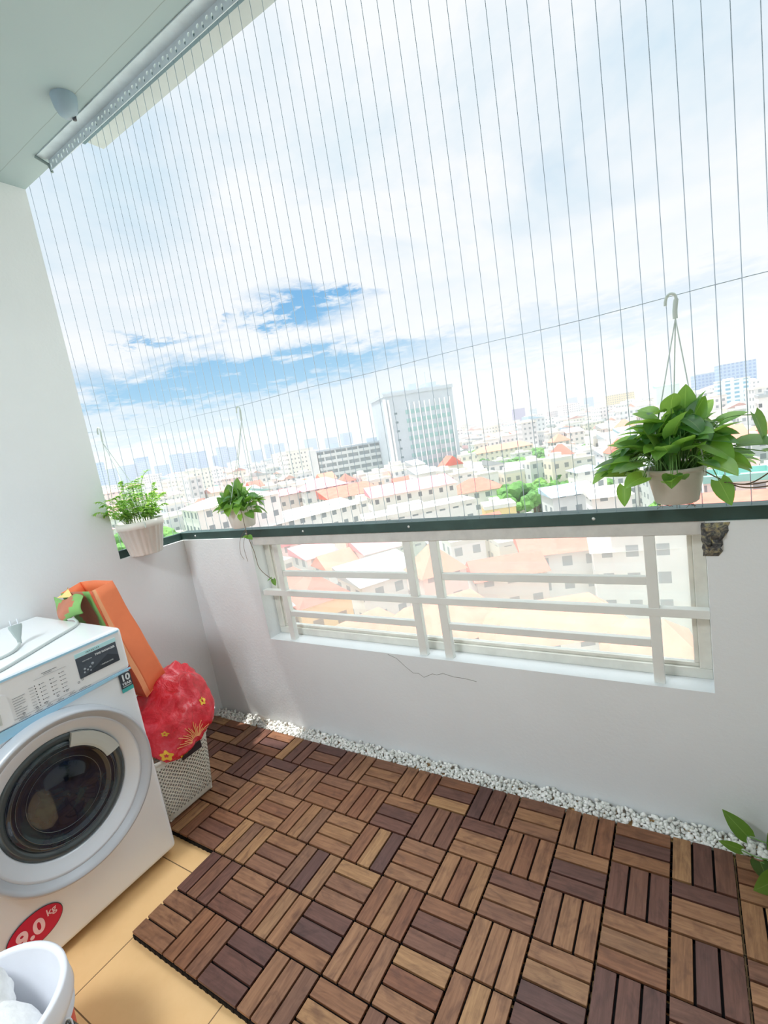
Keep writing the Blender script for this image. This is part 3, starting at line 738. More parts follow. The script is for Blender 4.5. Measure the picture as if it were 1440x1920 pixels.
# red plastic bag on the basket
rb = empty('plastic_bag', (-.40, .45, .29)); tag(rb, 'crumpled red plastic bag with yellow flowers sitting on the white basket', 'plastic bag')
O = Vector(rb.location)
bm = bmesh.new(); bmesh.ops.create_icosphere(bm, subdivisions=5, radius=1.0)
def redshape(v):
    x_, y_, z_ = v
    hz_ = .155 if z_ > 0 else .05
    lean = .085 * max(0, z_)
    p = Vector((x_ * (.165 if z_ < .2 else .165 - .05 * (z_ - .2)), y_ * .158 + lean, z_ * hz_))
    sq = 1.0 + .12 * (1 - abs(z_)) * abs(math.sin(2 * math.atan2(y_, x_)))
    p.x *= sq; p.y *= sq
    if x_ > .40 and z_ < .25: p.z -= (.062 - .045 * max(0, min(1, y_ + .35))) * min(1, (x_ - .40) / .35)     # hangs over the rim
    p.x += .035 * max(0, min(1, (x_ - .3) / .3))
    n3 = noise.noise(v * 2.3 + Vector((3, 1, 2))) * .020 + noise.noise(v * 5.5) * .012 + abs(noise.noise(v * 11)) * .008
    if z_ > .62: p.z += .03 * (z_ - .62) / .38 * (1 + noise.noise(v * 3))
    return p + v.normalized() * n3 * .8
for v in bm.verts: v.co = redshape(v.co.copy()) + Vector((.0, .000, .058))
me = bpy.data.meshes.new('bag_film'); bm.to_mesh(me); bm.free(); me.materials.append(M_redbag)
for p in me.polygons: p.use_smooth = True
o = bpy.data.objects.new('bag_film', me); COL.objects.link(o); o.parent = rb; red_film = o
from mathutils.bvhtree import BVHTree
bv = BVHTree.FromPolygons([v.co.copy() for v in me.vertices], [tuple(p.vertices) for p in me.polygons])
def onbag(y, z):   # point on the +X side of the bag
    hit = bv.ray_cast(Vector((.5, y, z)), Vector((-1, 0, 0)))
    return (hit[0] + Vector((.0018, 0, 0))) if hit[0] is not None else None
def stroke(mbx, p0, p1, wd=.0032):
    pts = []
    for k in range(9):
        u = k / 8; q = onbag(p0[0] + (p1[0] - p0[0]) * u + .003 * math.sin(u * 5 + p0[0] * 90), p0[1] + (p1[1] - p0[1]) * u)
        if q is not None: pts.append(q)
    if len(pts) > 2: mbx.tube(pts, wd * .5, 6)
mb = MB(); fc = (.000, .012)
for k in range(17):
    a = R(10 + 160 * k / 16); L_ = .062 + .014 * math.sin(k * 2.1)
    stroke(mb, (fc[0] + .016 * math.cos(a), fc[1] + .012 * math.sin(a)), (fc[0] + L_ * math.cos(a), fc[1] + L_ * math.sin(a) * .95))
mb.build('burst_print', M_peach, rb)
for cy, cz, r_ in ((-.108, .014, .015), (-.052, -.020, .013), (-.086, .085, .008), (.080, .125, .013)):
    mb = MB(); q0 = onbag(cy, cz)
    if q0 is None: continue
    rows = []
    for k in range(31):
        a = 2 * math.pi * k / 30; rr_ = r_ * (1 + .22 * math.cos(5 * a)); row = []
        for f_ in (.35, .7, 1.0):
            q = onbag(cy + rr_ * f_ * math.cos(a), cz + rr_ * f_ * math.sin(a)); q = q if q is not None else q0
            row.append(q + Vector((.0008, 0, 0)))
        rows.append(row)
    mb.grid(rows); mb.build('flower_print', M_yellow, rb, recalc=False)
mb = MB(); cur = [onbag(.128 + .012 * math.cos(R(a_)), .052 + .016 * math.sin(R(a_))) for a_ in range(-120, 150, 30)]; cur = [c_ for c_ in cur if c_ is not None]
if len(cur) > 3: mb.tube(cur, .0022, 6); mb.build('white_curl_print', M_body, rb)

# ---------------------------------------------------------------- bucket with mop cloth
bu = empty('bucket', (.163, -.354, 0)); tag(bu, 'white plastic bucket with a red label in the near left corner', 'bucket')
m = MB(); m.lathe([(.001, .012), (.120, .012), (.139, .285), (.1405, .292), (.150, .294), (.1545, .291), (.156, .255), (.1575, .247), (.1525, .243), (.149, .247), (.146, .240), (.1455, .217), (.151, .213), (.1475, .207), (.142, .205), (.130, .004), (.126, .0), (.001, .0)], 72); m.build('bucket_shell', M_bucket, bu)
m = MB(); m.lathe([(.1420, .195), (.1335, .055)], 72); m.build('label_band', mat('red_label', (214, 50, 62), .4), bu)
m = MB(); HM = Matrix.Rotation(R(40), 4, 'Z')
m.tube([HM @ Vector(p) for p in bez([(.153, .0, .232), (.162, .0, .225), (.168, -.02, .20), (.160, -.07, .165), (.12, -.125, .15), (.05, -.163, .145), (-.03, -.17, .15), (-.11, -.135, .165), (-.155, -.06, .2), (-.155, 0, .232)], 6)], .002, 6); m.build('wire_handle', M_silver, bu)
m = MB()
for k in range(5): m.lathe([(.0, .0), (.008, .001), (.010, .005), (.006, .008), (0, .008)], 10, HM @ Matrix.Translation((.152 + .0065 * k, -.003 * k, .216 - .004 * k)) @ Matrix.Rotation(R(60), 4, 'Y'))
m.build('handle_lug', mat('bright_clip', (120, 124, 122), .25, .8), bu)
mc = empty('mop_cloth', (.155, -.366, .014)); tag(mc, 'bunched white mop cloth stuffed inside the white bucket', 'mop')
def blob(name, c, sx, sy, sz, k, mt, parent, seed=0, sub=4):
    bm = bmesh.new(); bmesh.ops.create_icosphere(bm, subdivisions=sub, radius=1.0)
    for v in bm.verts:
        n3 = 1 + k * noise.noise(v.co * 1.8 + Vector((seed,) * 3)) + k * .35 * math.sin(14 * math.atan2(v.co.y, v.co.x) + 5 * v.co.z)
        v.co = Vector((v.co.x * sx, v.co.y * sy, v.co.z * sz)) * n3 + Vector(c)
    me = bpy.data.meshes.new(name); bm.to_mesh(me); bm.free(); me.materials.append(mt)
    for p in me.polygons: p.use_smooth = True
    o = bpy.data.objects.new(name, me); COL.objects.link(o)
    if parent is not None: o.parent = parent
    return o
blob('cloth_bundle', (.0, .0, .130), .112, .108, .130, .05, M_cloth, mc, 2)
blob('cloth_fold', (-.080, .040, .225), .050, .050, .070, .10, M_cloth, mc, 9)

# ---------------------------------------------------------------- plants
def leaf(mb, base, direc, up, L_, W_, droop=.35, fold=.25, nu=7, nv=4, tip=1.0):
    base = Vector(base); d_ = Vector(direc).normalized(); up = Vector(up); sd_ = d_.cross(up)
    if sd_.length < 1e-3: sd_ = d_.orthogonal()
    sd_.normalize(); n_ = sd_.cross(d_).normalized(); rows = []
    ang = 0; p = base.copy(); cur = d_.copy(); step = L_ / nu
    for i in range(nu + 1):
        u = i / nu
        wv = W_ * .5 * (math.sin(math.pi * min(1, (u * .93 + .07) ** .62)) ** .85) * (1.0 if u < .98 else .02)
        nn = sd_.cross(cur).normalized(); row = []
        for j in range(nv + 1):
            s_ = (j / nv - .5) * 2
            back = -.16 * L_ * (abs(s_) ** 1.5) * max(0, 1 - u * 2.2)     # heart lobes behind the stalk
            row.append(p + sd_ * wv * s_ + nn * (abs(s_) * wv * fold) + cur * back)
        rows.append(row)
        cur = (Matrix.Rotation(-droop / nu, 3, sd_) @ cur).normalized(); p = p + cur * step
    mb.grid(rows, uvf=lambda i, j: (i / nu, j / nv))
def pothos(name, loc, rim_r, pot_h, n, spread, hmax, lsize, seed, potmat, label, ribs=None, special=(), leafmat=None):
    rn = random.Random(seed); root = empty(name, loc); tag(root, label, 'potted plant')
    m = MB(); br = rim_r * .72
    m.lathe([(.001, 0), (br * .9, 0), (br, .004), (rim_r * .93, pot_h * .85), (rim_r * .94, pot_h * .88), (rim_r, pot_h * .9), (rim_r * 1.02, pot_h), (rim_r * .94, pot_h), (rim_r * .9, pot_h * .88), (.001, pot_h * .84)], 60, rf=ribs)
    m.build('pot', potmat, root)
    m = MB(); m.lathe([(.001, pot_h * .93), (rim_r * .55, pot_h * .91), (rim_r * .9, pot_h * .87)], 30); m.build('soil', M_soil, root)
    lf = MB(); stm = MB()
    def one(end, L_, dirv=None, dr=.5, W_=None):
        a = math.atan2(end[1], end[0]) + rn.uniform(-.3, .3); r0 = rim_r * rn.uniform(.1, .7)
        b0 = Vector((r0 * math.cos(a), r0 * math.sin(a), pot_h * .88)); e = Vector(end)
        mid = (b0 + e) / 2 + Vector((0, 0, .02 + .25 * max(0, e.z - b0.z) + (.03 if e.z < b0.z + .01 else 0)))
        stm.tube(bez([b0, mid, e], 5), .0013, 5)
        dv = Vector(dirv) if dirv else Vector((e.x - b0.x, e.y - b0.y, rn.uniform(-.03, .05)))
        if dv.length < .01: dv = Vector((rn.uniform(-1, 1), rn.uniform(-1, 1), .3))
        leaf(lf, e, dv, (rn.uniform(-.25, .25), rn.uniform(-.6, .1), 1), L_, W_ or L_ * rn.uniform(.70, .92), droop=dr * rn.uniform(.6, 1.5), fold=rn.uniform(.1, .35))
    for k in range(n):
        a = rn.uniform(0, 2 * math.pi); q = rn.random() ** .55; rr_ = spread * q
        zz = pot_h + hmax * (1 - q ** 1.6) * rn.uniform(.45, 1.0) + (.0 if q < .8 else rn.uniform(-.03, .01))
        e = (rr_ * math.cos(a), rr_ * math.sin(a) * .8, zz)
        if e[1] > .055: e = (e[0], .055 * rn.random(), e[2])
        one(e, lsize * rn.uniform(.7, 1.15))
    for s_ in special: one(*s_)
    lf.build('foliage', leafmat or M_leaf, root, recalc=False); stm.build('stems', M_stem, root)
    return root
def hanger(root, pot_h, rim_r, hook, r=.0016, strands=3, a0=20, hs=1.0):
    """three straps from the rim up to one plastic hook (hook in root coordinates = top of the hook)"""
    hg = empty('hanger'); hg.parent = root; H = Vector(hook); k0 = H - Vector((.0, 0, .062 * hs))
    for k in range(strands):
        a = R(a0 + 360 / strands * k); p = Vector((rim_r * 1.03 * math.cos(a), rim_r * 1.03 * math.sin(a), pot_h * .94))
        m = MB(); m.tube([p + Vector((0, 0, -.012)), p, p + (k0 - p) * .5 + Vector((0, 0, -.004)), k0], r, 6)
        m.tube([p + Vector((0, 0, -.020)), p + Vector((0, 0, .004))], r * 2.2, 6); m.build('strap', M_hook, hg)
    m = MB()
    path = [k0, k0 + Vector((0, 0, .018 * hs)), k0 + Vector((.002, 0, .034 * hs)), k0 + Vector((.004, 0, .048 * hs)), k0 + Vector((.001, 0, .058 * hs)), k0 + Vector((-.007, 0, .062 * hs)), k0 + Vector((-.015, 0, .058 * hs)), k0 + Vector((-.019, 0, .047 * hs)), k0 + Vector((-.020, 0, .036 * hs))]
    path = bez(path, 5); nP = len(path)
    rows = []; up = Vector((0, 1, 0))
    for i, p in enumerate(path):
        tg = (path[min(i + 1, nP - 1)] - path[max(i - 1, 0)]).normalized(); sd_ = up.cross(tg).normalized()
        wd = .0072 if i < nP * .35 else .0046
        rows.append([p + sd_ * wd * math.cos(a) * .8 + up * .0030 * math.sin(a) for a in [2 * math.pi * k / 10 for k in range(10)]])
    m.grid(rows, closed=True); m.quad(rows[0]); m.quad(rows[-1]); m.build('hook', M_hook, hg)
    return hg
# the large one on the right
P3 = pothos('hanging_pothos', (1.420, .915, 1.035), .069, .092, 120, .135, .165, .070, 11, M_potg,
    'lush green pothos in a grey pot hanging at the right of the parapet', special=[
    ((-.155, -.01, .10), .060, (-1, 0, -.5), .6), ((-.115, -.03, .055), .055, (-.1, -.2, -1), .2, .038), ((.13, -.02, .13), .080, (.5, -.2, .1), .5),
    ((.165, -.02, .20), .075, (.35, 0, -1), .3, .045), ((.185, -.01, .11), .066, (.9, -.1, -.1), .3), ((.09, -.05, .055), .066, (.4, -.2, -1), .3, .045),
    ((.03, 0, .235), .060, (.1, 0, 1), .3), ((.05, -.01, .22), .060, (.2, 0, 1), .4), ((-.06, -.03, .185), .070, (-1, -.1, .4), .4), ((-.10, -.03, .12), .06, (-.9, -.4, -.2), .5),
    ((.10, 0, .19), .06, (1, 0, .5), .4), ((.215, 0, .12), .05, (.8, 0, .0), .3)])
hanger(P3, .092, .068, (.022, .065, .522), a0=215)
m = MB(); v0 = (.06, -.03, .08)
for q in ([v0, (.12, -.05, .045), (.19, -.04, .045), (.25, -.03, .075)], [v0, (.13, -.04, .035), (.20, -.02, .03), (.27, 0, .03)], [(.10, -.05, .05), (.15, -.03, .04), (.2, 0, .065)]): m.tube(bez(q, 6), .0016, 5)
m.build('trailing_vine', M_root, P3)
m = MB(); rn = random.Random(4)
for k in range(22): a = rn.uniform(0, 6.28); p = Vector((.03 * math.cos(a), .03 * math.sin(a), .002)); m.tube([p, p + Vector((rn.uniform(-.012, .012), rn.uniform(-.012, .012), -.008)), p + Vector((rn.uniform(-.02, .02), rn.uniform(-.01, .01), -.016))], .0006, 4)
m.build('roots', M_root, P3)
# the small one in the middle, with a vine hanging into the opening
P2 = pothos('hanging_pothos', (-.222, .918, 1.030), .070, .092, 70, .090, .090, .052, 23, M_potw,
    'small leafy pothos in a white swirl-pattern pot hanging left of centre', special=[((.09, -.02, .10), .045, (1, -.2, .1), .4), ((-.09, -.02, .12), .05, (-1, -.1, 0), .5), ((.02, -.01, .17), .05, (.1, 0, 1), .3)],
    ribs=lambda a, z: 1 + .018 * math.sin(14 * (a + z * 9)))
hanger(P2, .092, .070, (.045, .068, .518), a0=40, r=.0014)
m = MB(); vp = bez([(.05, -.045, .09), (.075, -.062, .06), (.078, -.064, .02), (.085, -.066, -.03), (.100, -.062, -.10), (.105, -.058, -.17), (.135, -.045, -.215), (.150, -.03, -.235)], 7); m.tube(vp, .0013, 5)
m.tube(bez([(.078, -.064, .0), (.04, -.07, -.04), (.02, -.068, -.10), (.035, -.068, -.13)], 6), .0008, 4); m.tube(bez([(.08, -.066, -.01), (.05, -.068, -.07), (.055, -.068, -.14)], 6), .0008, 4)
m.build('trailing_vine', M_root, P2)
m = MB()
for p, dv, L_ in (((.085, -.068, -.03), (.9, -.3, -.1), .042), ((.086, -.068, -.028), (-.6, -.6, .0), .028), ((.148, -.034, -.23), (.4, -.2, -.9), .03), ((.142, -.036, -.225), (-.6, -.4, -.2), .024), ((.06, -.06, .065), (.5, -.6, -.6), .035)): leaf(m, p, dv, (0, -.3, 1), L_, L_ * .7)
m.build('vine_leaf', M_leaf, P2, recalc=False)
# ferny plant on the side parapet
P1 = empty('potted_fern', (-.712, .742, HP)); tag(P1, 'feathery light green plant in a ribbed white pot on the side parapet', 'potted plant')
m = MB(); m.lathe([(.001, 0), (.066, 0), (.069, .004), (.094, .125), (.101, .127), (.103, .158), (.096, .158), (.088, .130), (.001, .125)], 96, rf=lambda a, z: 1 + (.034 * (1 if math.sin(22 * a) > 0 else -.2) if z < .126 else 0)); m.build('pot', M_potw, P1)
m = MB(); m.lathe([(.001, .138), (.06, .136), (.091, .131)], 30); m.build('soil', M_soil, P1)
lf = MB(); stm = MB(); rn = random.Random(31)
for k in range(80):
    a = rn.uniform(0, 6.283); ln = rn.uniform(.08, .21); tilt = rn.uniform(.15, 1.0)
    tp = Vector((ln * tilt * math.cos(a) * .8, ln * tilt * math.sin(a) * .95, .135 + ln * (1.15 - .6 * tilt)))
    if tp.x < -.045: tp.x = -.045
    b0 = Vector((.05 * math.cos(a), .05 * math.sin(a), .134)); md = (b0 + tp) / 2 + Vector((0, 0, .02))
    pts = bez([b0, md, tp, tp + (tp - md) * .35 + Vector((0, 0, -.015))], 6); stm.tube(pts, .0009, 4)
    for i, p in enumerate(pts[4:]):
        for s_ in (-1, 1):
            dv = Vector((math.cos(a + s_ * 1.3), math.sin(a + s_ * 1.3), rn.uniform(-.3, .4)))
            leaf(lf, p, dv, (rn.uniform(-.3, .3), 0, 1), rn.uniform(.014, .026), .010, nu=3, nv=2)
tall = bez([(0, .02, .13), (.01, .03, .22), (.0, .045, .30), (.0, .07, .355), (.0, .10, .38)], 6); stm.tube(tall, .0011, 4)
for p in tall[5:]:
    for s_ in range(2): leaf(lf, p, (rn.uniform(-1, 1), rn.uniform(-1, 1), .2), (0, 0, 1), .02, .010, nu=3, nv=2)
lf.build('foliage', M_fern, P1, recalc=False); stm.build('stems', M_stem, P1)
hanger(P1, .158, .100, (-.070, -.038, .600), a0=100, r=.0014, hs=1.1)
m = MB()
for q in ([(.07, -.01, .0), (.095, .0, -.008), (.12, .01, -.012)], [(.075, .02, .0), (.09, .03, -.01), (.10, .02, -.03)], [(.06, .03, 0), (.08, .04, -.006), (.09, .06, -.01)]): pass
# floor plant at the right
PR = empty('potted_pothos', (1.80, .70, 0)); tag(PR, 'dark variegated pothos trailing over the pebbles at the lower right', 'potted plant')
m = MB(); m.lathe([(.001, ZT), (.08, ZT), (.085, .03), (.11, .19), (.115, .20), (.105, .20), (.10, .17), (.001, .17)], 40); m.build('pot', mat('dark_pot', (52, 52, 56), .5), PR)
m = MB(); m.lathe([(.001, .175), (.10, .172)], 24); m.build('soil', M_soil, PR)
lf = MB(); stm = MB(); O = Vector((1.80, .70, 0))
for e, dv, L_, W_ in (((1.532, .90, .088), (-.62, .0, .78), .080, .046), ((1.515, .885, .052), (-.9, -.1, .25), .052, .026), ((1.555, .86, .052), (.2, -.9, -.05), .06, .05), ((1.60, .84, .09), (-.2, .3, .6), .07, .05), ((1.585, .80, .07), (-.6, -.6, -.1), .07, .055)):
    e = Vector(e) - O; stm.tube(bez([(-.03, .03, .19), (-.10, .08, .20), e + Vector((.06, -.02, .01)), e], 6), .0016, 5); leaf(lf, e, dv, (0.2, -.9, .5), L_, W_, droop=.3, fold=.12)
rn = random.Random(8)
for k in range(16):
    a = rn.uniform(0, 6.28); e = Vector((.13 * math.cos(a), .13 * math.sin(a), .2 + rn.uniform(0, .12))); stm.tube(bez([(.03 * math.cos(a), .03 * math.sin(a), .17), e * .6 + Vector((0, 0, .1)), e], 4), .0016, 5)
    leaf(lf, e, (math.cos(a), math.sin(a), .1), (0, 0, 1), .08, .055, droop=.7)
lf.build('foliage', M_leafd, PR, recalc=False); stm.build('stems', M_stem, PR)

# ---------------------------------------------------------------- the city below
GZ = -30.0
m = MB(); m.quad([(-6000, -200, GZ), (4000, -200, GZ), (4000, 9000, GZ), (-6000, 9000, GZ)])
def _ground(mm, t, b):
    tc = t.n('ShaderNodeTexCoord').outputs['Object']
    c = t.ramp(t.noise(tc, .03, 6, .7), [(.35, g((120, 150, 96))), (.5, g((186, 188, 178))), (.65, g((214, 210, 200)))])
    t.link(c, b.inputs['Base Color']); b.inputs['Roughness'].default_value = .9
struct(m.build('ground', node_mat('city_ground', _ground)))
def facade(name, wall, win, px=3.0, pz=3.2, wu=.42, wv=.42, oz=.3):
    def f(mm, t, b):
        s = t.n('ShaderNodeSeparateXYZ'); t.link(t.n('ShaderNodeTexCoord').outputs['UV'], s.inputs[0])
        a = t.m('ABSOLUTE', t.m('SUBTRACT', t.m('FRACT', t.m('DIVIDE', s.outputs[0], px)), .5))
        c = t.m('ABSOLUTE', t.m('SUBTRACT', t.m('FRACT', t.m('DIVIDE', s.outputs[1], pz)), .5))
        mk = t.m('MULTIPLY', t.m('LESS_THAN', a, wu / 2), t.m('LESS_THAN', c, wv / 2))
        rn_ = t.noise(t.n('ShaderNodeTexCoord').outputs['Object'], .5, 3)
        wl = t.mix(rn_, tuple(x_ * .82 for x_ in g(wall)[:3]) + (1,), g(wall))
        t.link(t.mix(mk, wl, g(win)), b.inputs['Base Color']); b.inputs['Roughness'].default_value = .8
    return node_mat(name, f)
FAC = {
 'white': facade('white_facade', (244, 243, 240), (150, 158, 162)), 'cream': facade('cream_facade', (242, 234, 218), (156, 156, 152)),
 'grey': facade('grey_facade', (222, 225, 225), (146, 154, 158)), 'pink': facade('pink_facade', (240, 222, 216), (156, 150, 152)),
 'yellow': facade('yellow_facade', (240, 216, 160), (140, 130, 112)), 'bluish': facade('bluish_facade', (206, 220, 232), (120, 140, 160)),
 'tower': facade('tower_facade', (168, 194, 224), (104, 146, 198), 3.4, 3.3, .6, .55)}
ROOF = {'red': mat('red_tile_roof', (228, 122, 104), .8, var=.2, scale=.6), 'orange': mat('orange_tile_roof', (236, 148, 124), .8, var=.18, scale=.6),
        'pink': mat('pink_sheet_roof', (240, 150, 158), .7, var=.12, scale=.4), 'white': mat('pale_flat_roof', (226, 224, 216), .85, var=.12, scale=.5),
        'grey': mat('grey_sheet_roof', (180, 186, 188), .7, var=.2, scale=.5), 'blue': mat('blue_sheet_roof', (176, 202, 216), .6, var=.12, scale=.4), 'teal': mat('teal_sheet_roof', (150, 196, 188), .6, var=.12, scale=.4)}
M_wing = mat('window_dark', (104, 124, 130), .3)
M_tglass = mat('green_tinted_glass', (150, 190, 188), .25, var=.15, scale=.3)
ROOF_FAR = dict(ROOF, red=mat('muted_red_roof', (208, 158, 146), .85, var=.2, scale=.4), orange=mat('muted_orange_roof', (216, 178, 162), .85, var=.2, scale=.4), pink=mat('muted_pink_roof', (222, 184, 182), .8, var=.15, scale=.4))  # less saturated copies of the warm roof colours for distant houses
CAM0 = Vector((1.45, -.52))
def polar(az_, D): return (CAM0.x + D * math.sin(R(az_)), CAM0.y + D * math.cos(R(az_)))
def walls_mb(w_, d_, h, over=0):
    mb = MB(); mb.box(-w_ / 2, w_ / 2, -d_ / 2, d_ / 2, 0, h, uvm=True); return mb
def roof_mb(w_, d_, h, kind, rh):
    mb = MB(); a, b_ = w_ / 2 + .4, d_ / 2 + .4
    if kind == 'gable':
        A, B, C_, D_ = (-a, -b_, h), (a, -b_, h), (a, b_, h), (-a, b_, h); E, F_ = (-a, 0, h + rh), (a, 0, h + rh)
        mb.quad([A, B, F_, E]); mb.quad([C_, D_, E, F_]); mb.quad([A, E, D_]); mb.quad([B, C_, F_]); mb.quad([D_, C_, B, A])
    elif kind == 'hip':
        q = min(a, b_) * .8; A, B, C_, D_ = (-a, -b_, h), (a, -b_, h), (a, b_, h), (-a, b_, h)
        if a >= b_: E, F_ = (-a + q, 0, h + rh), (a - q, 0, h + rh); mb.quad([A, B, F_, E]); mb.quad([C_, D_, E, F_]); mb.quad([A, E, D_]); mb.quad([B, C_, F_])
        else: E, F_ = (0, -b_ + q, h + rh), (0, b_ - q, h + rh); mb.quad([D_, A, E, F_]); mb.quad([B, C_, F_, E]); mb.quad([A, B, E]); mb.quad([C_, D_, F_])
        mb.quad([D_, C_, B, A])
    elif kind == 'shed':
        mb.quad([(-a, -b_, h), (a, -b_, h), (a, b_, h + rh), (-a, b_, h + rh)]); mb.quad([(-a, -b_, h), (-a, b_, h + rh), (-a, b_, h)]); mb.quad([(a, -b_, h), (a, b_, h), (a, b_, h + rh)]); mb.quad([(a, b_, h), (-a, b_, h), (-a, b_, h + rh), (a, b_, h + rh)]); mb.quad([(-a, b_, h), (a, b_, h), (a, -b_, h), (-a, -b_, h)])
    else:
        a -= .3; b_ -= .3
        mb.box(-a, a, -b_, b_, h, h + .15)
        for bx in ((-a, a, -b_, -b_ + .2), (-a, a, b_ - .2, b_), (-a, -a + .2, -b_ + .2, b_ - .2), (a - .2, a, -b_ + .2, b_ - .2)): mb.box(*bx, h + .15, h + .9)
        if w_ > 4: mb.box(-a * .5, a * .1, -b_ * .4, b_ * .5, h + .15, h + 2.0)
    return mb
def building(name, az_, D, w_, ztop, d_, wall, roof, kind='flat', rot=0.0, rh=2.0, label=None, cat='building', group=None, off=0):
    x_, y_ = polar(az_, D + d_ / 2 + off); root = empty(name, (x_, y_, GZ), R(-az_ + rot)); tag(root, label, cat, group)
    h = ztop - GZ - (rh if kind != 'flat' else .9)
    walls_mb(w_, d_, h).build('walls', FAC[wall] if isinstance(wall, str) else wall, root, recalc=False)
    roof_mb(w_, d_, h, kind, rh).build('roof', ROOF[roof], root); root['h'] = h; del root['h']
    return root, h

# --- the big office tower
TW, TD, TH = 34.0, 30.0, 48.5
tx, ty = polar(-27.75, 250); tw = empty('office_tower', (tx, ty, GZ), R(27.3 + 17)); tag(tw, 'large pale grey office tower with rows of green-tinted windows', 'building')
M_tw = mat('tower_stone', (190, 200, 207), .8, var=.06, scale=.3)
m = MB(); m.box(-TW / 2, TW / 2, -TD / 2, TD / 2, 0, TH, skip=()); m.build('walls', M_tw, tw)
m = MB(); m.box(-TW / 2 - .4, TW / 2 + .4, -TD / 2 - .4, TD / 2 + .4, TH, TH + 1.6); m.box(-TW / 2 + 2, -3, -4, 5, TH + 1.6, TH + 3.2); m.box(-1.5, 2.5, -5, 3, TH + 1.6, TH + 5.2); m.box(7, 12.5, -6, 4, TH + 1.6, TH + 4.6); m.box(5, 7, -6, 2, TH + 1.6, TH + 3.0); m.box(12.5, 14.5, -6, 2, TH + 1.6, TH + 3.0)
m.build('roof_block', M_tw, tw)
for x_, h_ in ((-9, 6), (4, 5), (9.5, 9)):
    mb = MB(); mb.tube([(x_, 0, TH + 1), (x_, 0, TH + 1.6 + h_)], .12, 5); mb.build('mast', M_galv, tw)
m = MB(); m.box(-TW / 2 - .7, -TW / 2 + .5, -TD / 2 - .7, -TD / 2 + .7, 0, TH - 1); m.box(-TW / 2 + 1.2, -TW / 2 + 2.0, -TD / 2 - .9, -TD / 2, 0, TH - 1.5); m.build('corner_pier', mat('pale_pier', (238, 238, 238), .7), tw)
nc, nr = 9, 9; x0_ = -TW / 2 + 9.0; pw = (TW / 2 - 2.0 - x0_) / nc
mb0 = MB(); mb0.box(-pw * .34, pw * .34, -.12, .02, 0, 2.0); win0 = None
for c in range(nc):
    mb = MB(); xx = x0_ + pw * (c + .5); mb.box(xx + pw * .38, xx + pw * .56, -TD / 2 - .7, -TD / 2, 2, TH - 4); mb.build('rib', mat('white_rib', (244, 246, 246), .7), tw)
    for r_ in range(nr):
        if win0 is None: o = win0 = mb0.build('window', M_tglass, tw)
        else: o = win0.copy(); COL.objects.link(o); o.parent = tw
        o.location = (xx, -TD / 2, 6.0 + 4.15 * r_)
mb0 = MB(); mb0.box(-.7, .7, -.12, .02, 0, .9); w1 = None
for r_ in range(9):
    if w1 is None: o = w1 = mb0.build('small_window', M_wing, tw)
    else: o = w1.copy(); COL.objects.link(o); o.parent = tw
    o.location = (-TW / 2 + 4.5, -TD / 2, 6.6 + 4.15 * r_)

# --- long grey block with open galleries
LW, LD, LH = 42.0, 14.0, 28.0
lx, ly = polar(-34.9, 262); lb = empty('apartment_block', (lx, ly, GZ), R(34.9 + 6)); tag(lb, 'long grey block with six rows of open balcony galleries left of the tower', 'building')
m = MB(); m.box(-LW / 2, LW / 2, -LD / 2 + 1.5, LD / 2, 0, LH); m.build('walls', mat('gallery_dark', (186, 196, 198), .8), lb)
for f_ in range(8):
    mb = MB(); mb.box(-LW / 2, LW / 2, -LD / 2, -LD / 2 + 1.6, 1.2 + 3.4 * f_, 2.7 + 3.4 * f_); mb.build('gallery_parapet', mat('gallery_pale', (222, 226, 224), .8), lb)
for c in range(7):
    mb = MB(); xx = -LW / 2 + 3 + c * 6; mb.box(xx, xx + .7, -LD / 2 - .1, -LD / 2 + 1.5, 0, LH); mb.build('pier', mat('gallery_pale', (222, 226, 224), .8), lb)
m = MB(); m.box(-LW / 2 - .5, LW / 2 + .5, -LD / 2 - .5, LD / 2, LH, LH + 1.0); m.box(-14, -9, -3, 3, LH + 1, LH + 3.5); m.box(6, 12, -3, 3, LH + 1, LH + 3); m.build('roof', M_tw, lb)
m = MB(); m.box(-LW / 2 - 4.5, -LW / 2 - .5, -LD / 2 - 2, LD / 2, 0, LH + 1.5); m.build('stair_tower', mat('gallery_pale', (222, 226, 224), .8), lb)

sq = facade('square_window_facade', (244, 240, 230), (140, 140, 140), 2.6, 3.0, .34, .36)
tealf = facade('teal_strip_facade', (238, 244, 246), (96, 168, 196), 5.5, 3.1, .55, .5)
building('court_house', -47.0, 66, 12, -15.5, 7, 'white', 'red', 'hip', rot=30, rh=3.0, label='white house with a coral hipped roof, at the upper left of the parapet opening')
building('court_house', -40.5, 41.5, 15, -15.8, 7, 'cream', 'orange', 'hip', rot=30, rh=3.0, label='long orange tiled roof at the lower left of the parapet opening')
building('court_house', -28.0, 43, 13, -15.5, 7, 'cream', 'orange', 'hip', rot=24, rh=3.4, label='large orange tiled roof behind the paired grille bars in the opening')
building('court_house', -15.0, 41.5, 13, -16.0, 7, 'white', 'orange', 'hip', rot=16, rh=2.8, label='orange tiled roof low in the middle of the right grille bay')
building('court_house', -11.0, 66, 16, -15.2, 8, 'white', 'red', 'shed', rot=12, rh=2.4, label='wide coral sheet roof at the upper right of the opening')
building('court_house', -19.5, 60, 9, -16.6, 6, 'pink', 'red', 'gable', rot=14, rh=2.0, label='small red gabled house in the middle of the right grille bay')
building('court_house', -5.0, 40, 6.5, -17.0, 5, 'white', 'orange', 'hip', rot=6, rh=2.2, label='orange hipped roof at the lower right corner of the opening')
building('court_house', -5.5, 58, 9, -14.6, 7, 'white', 'white', 'shed', rot=6, rh=1.0, label='white sheet roof behind the rightmost grille bar')
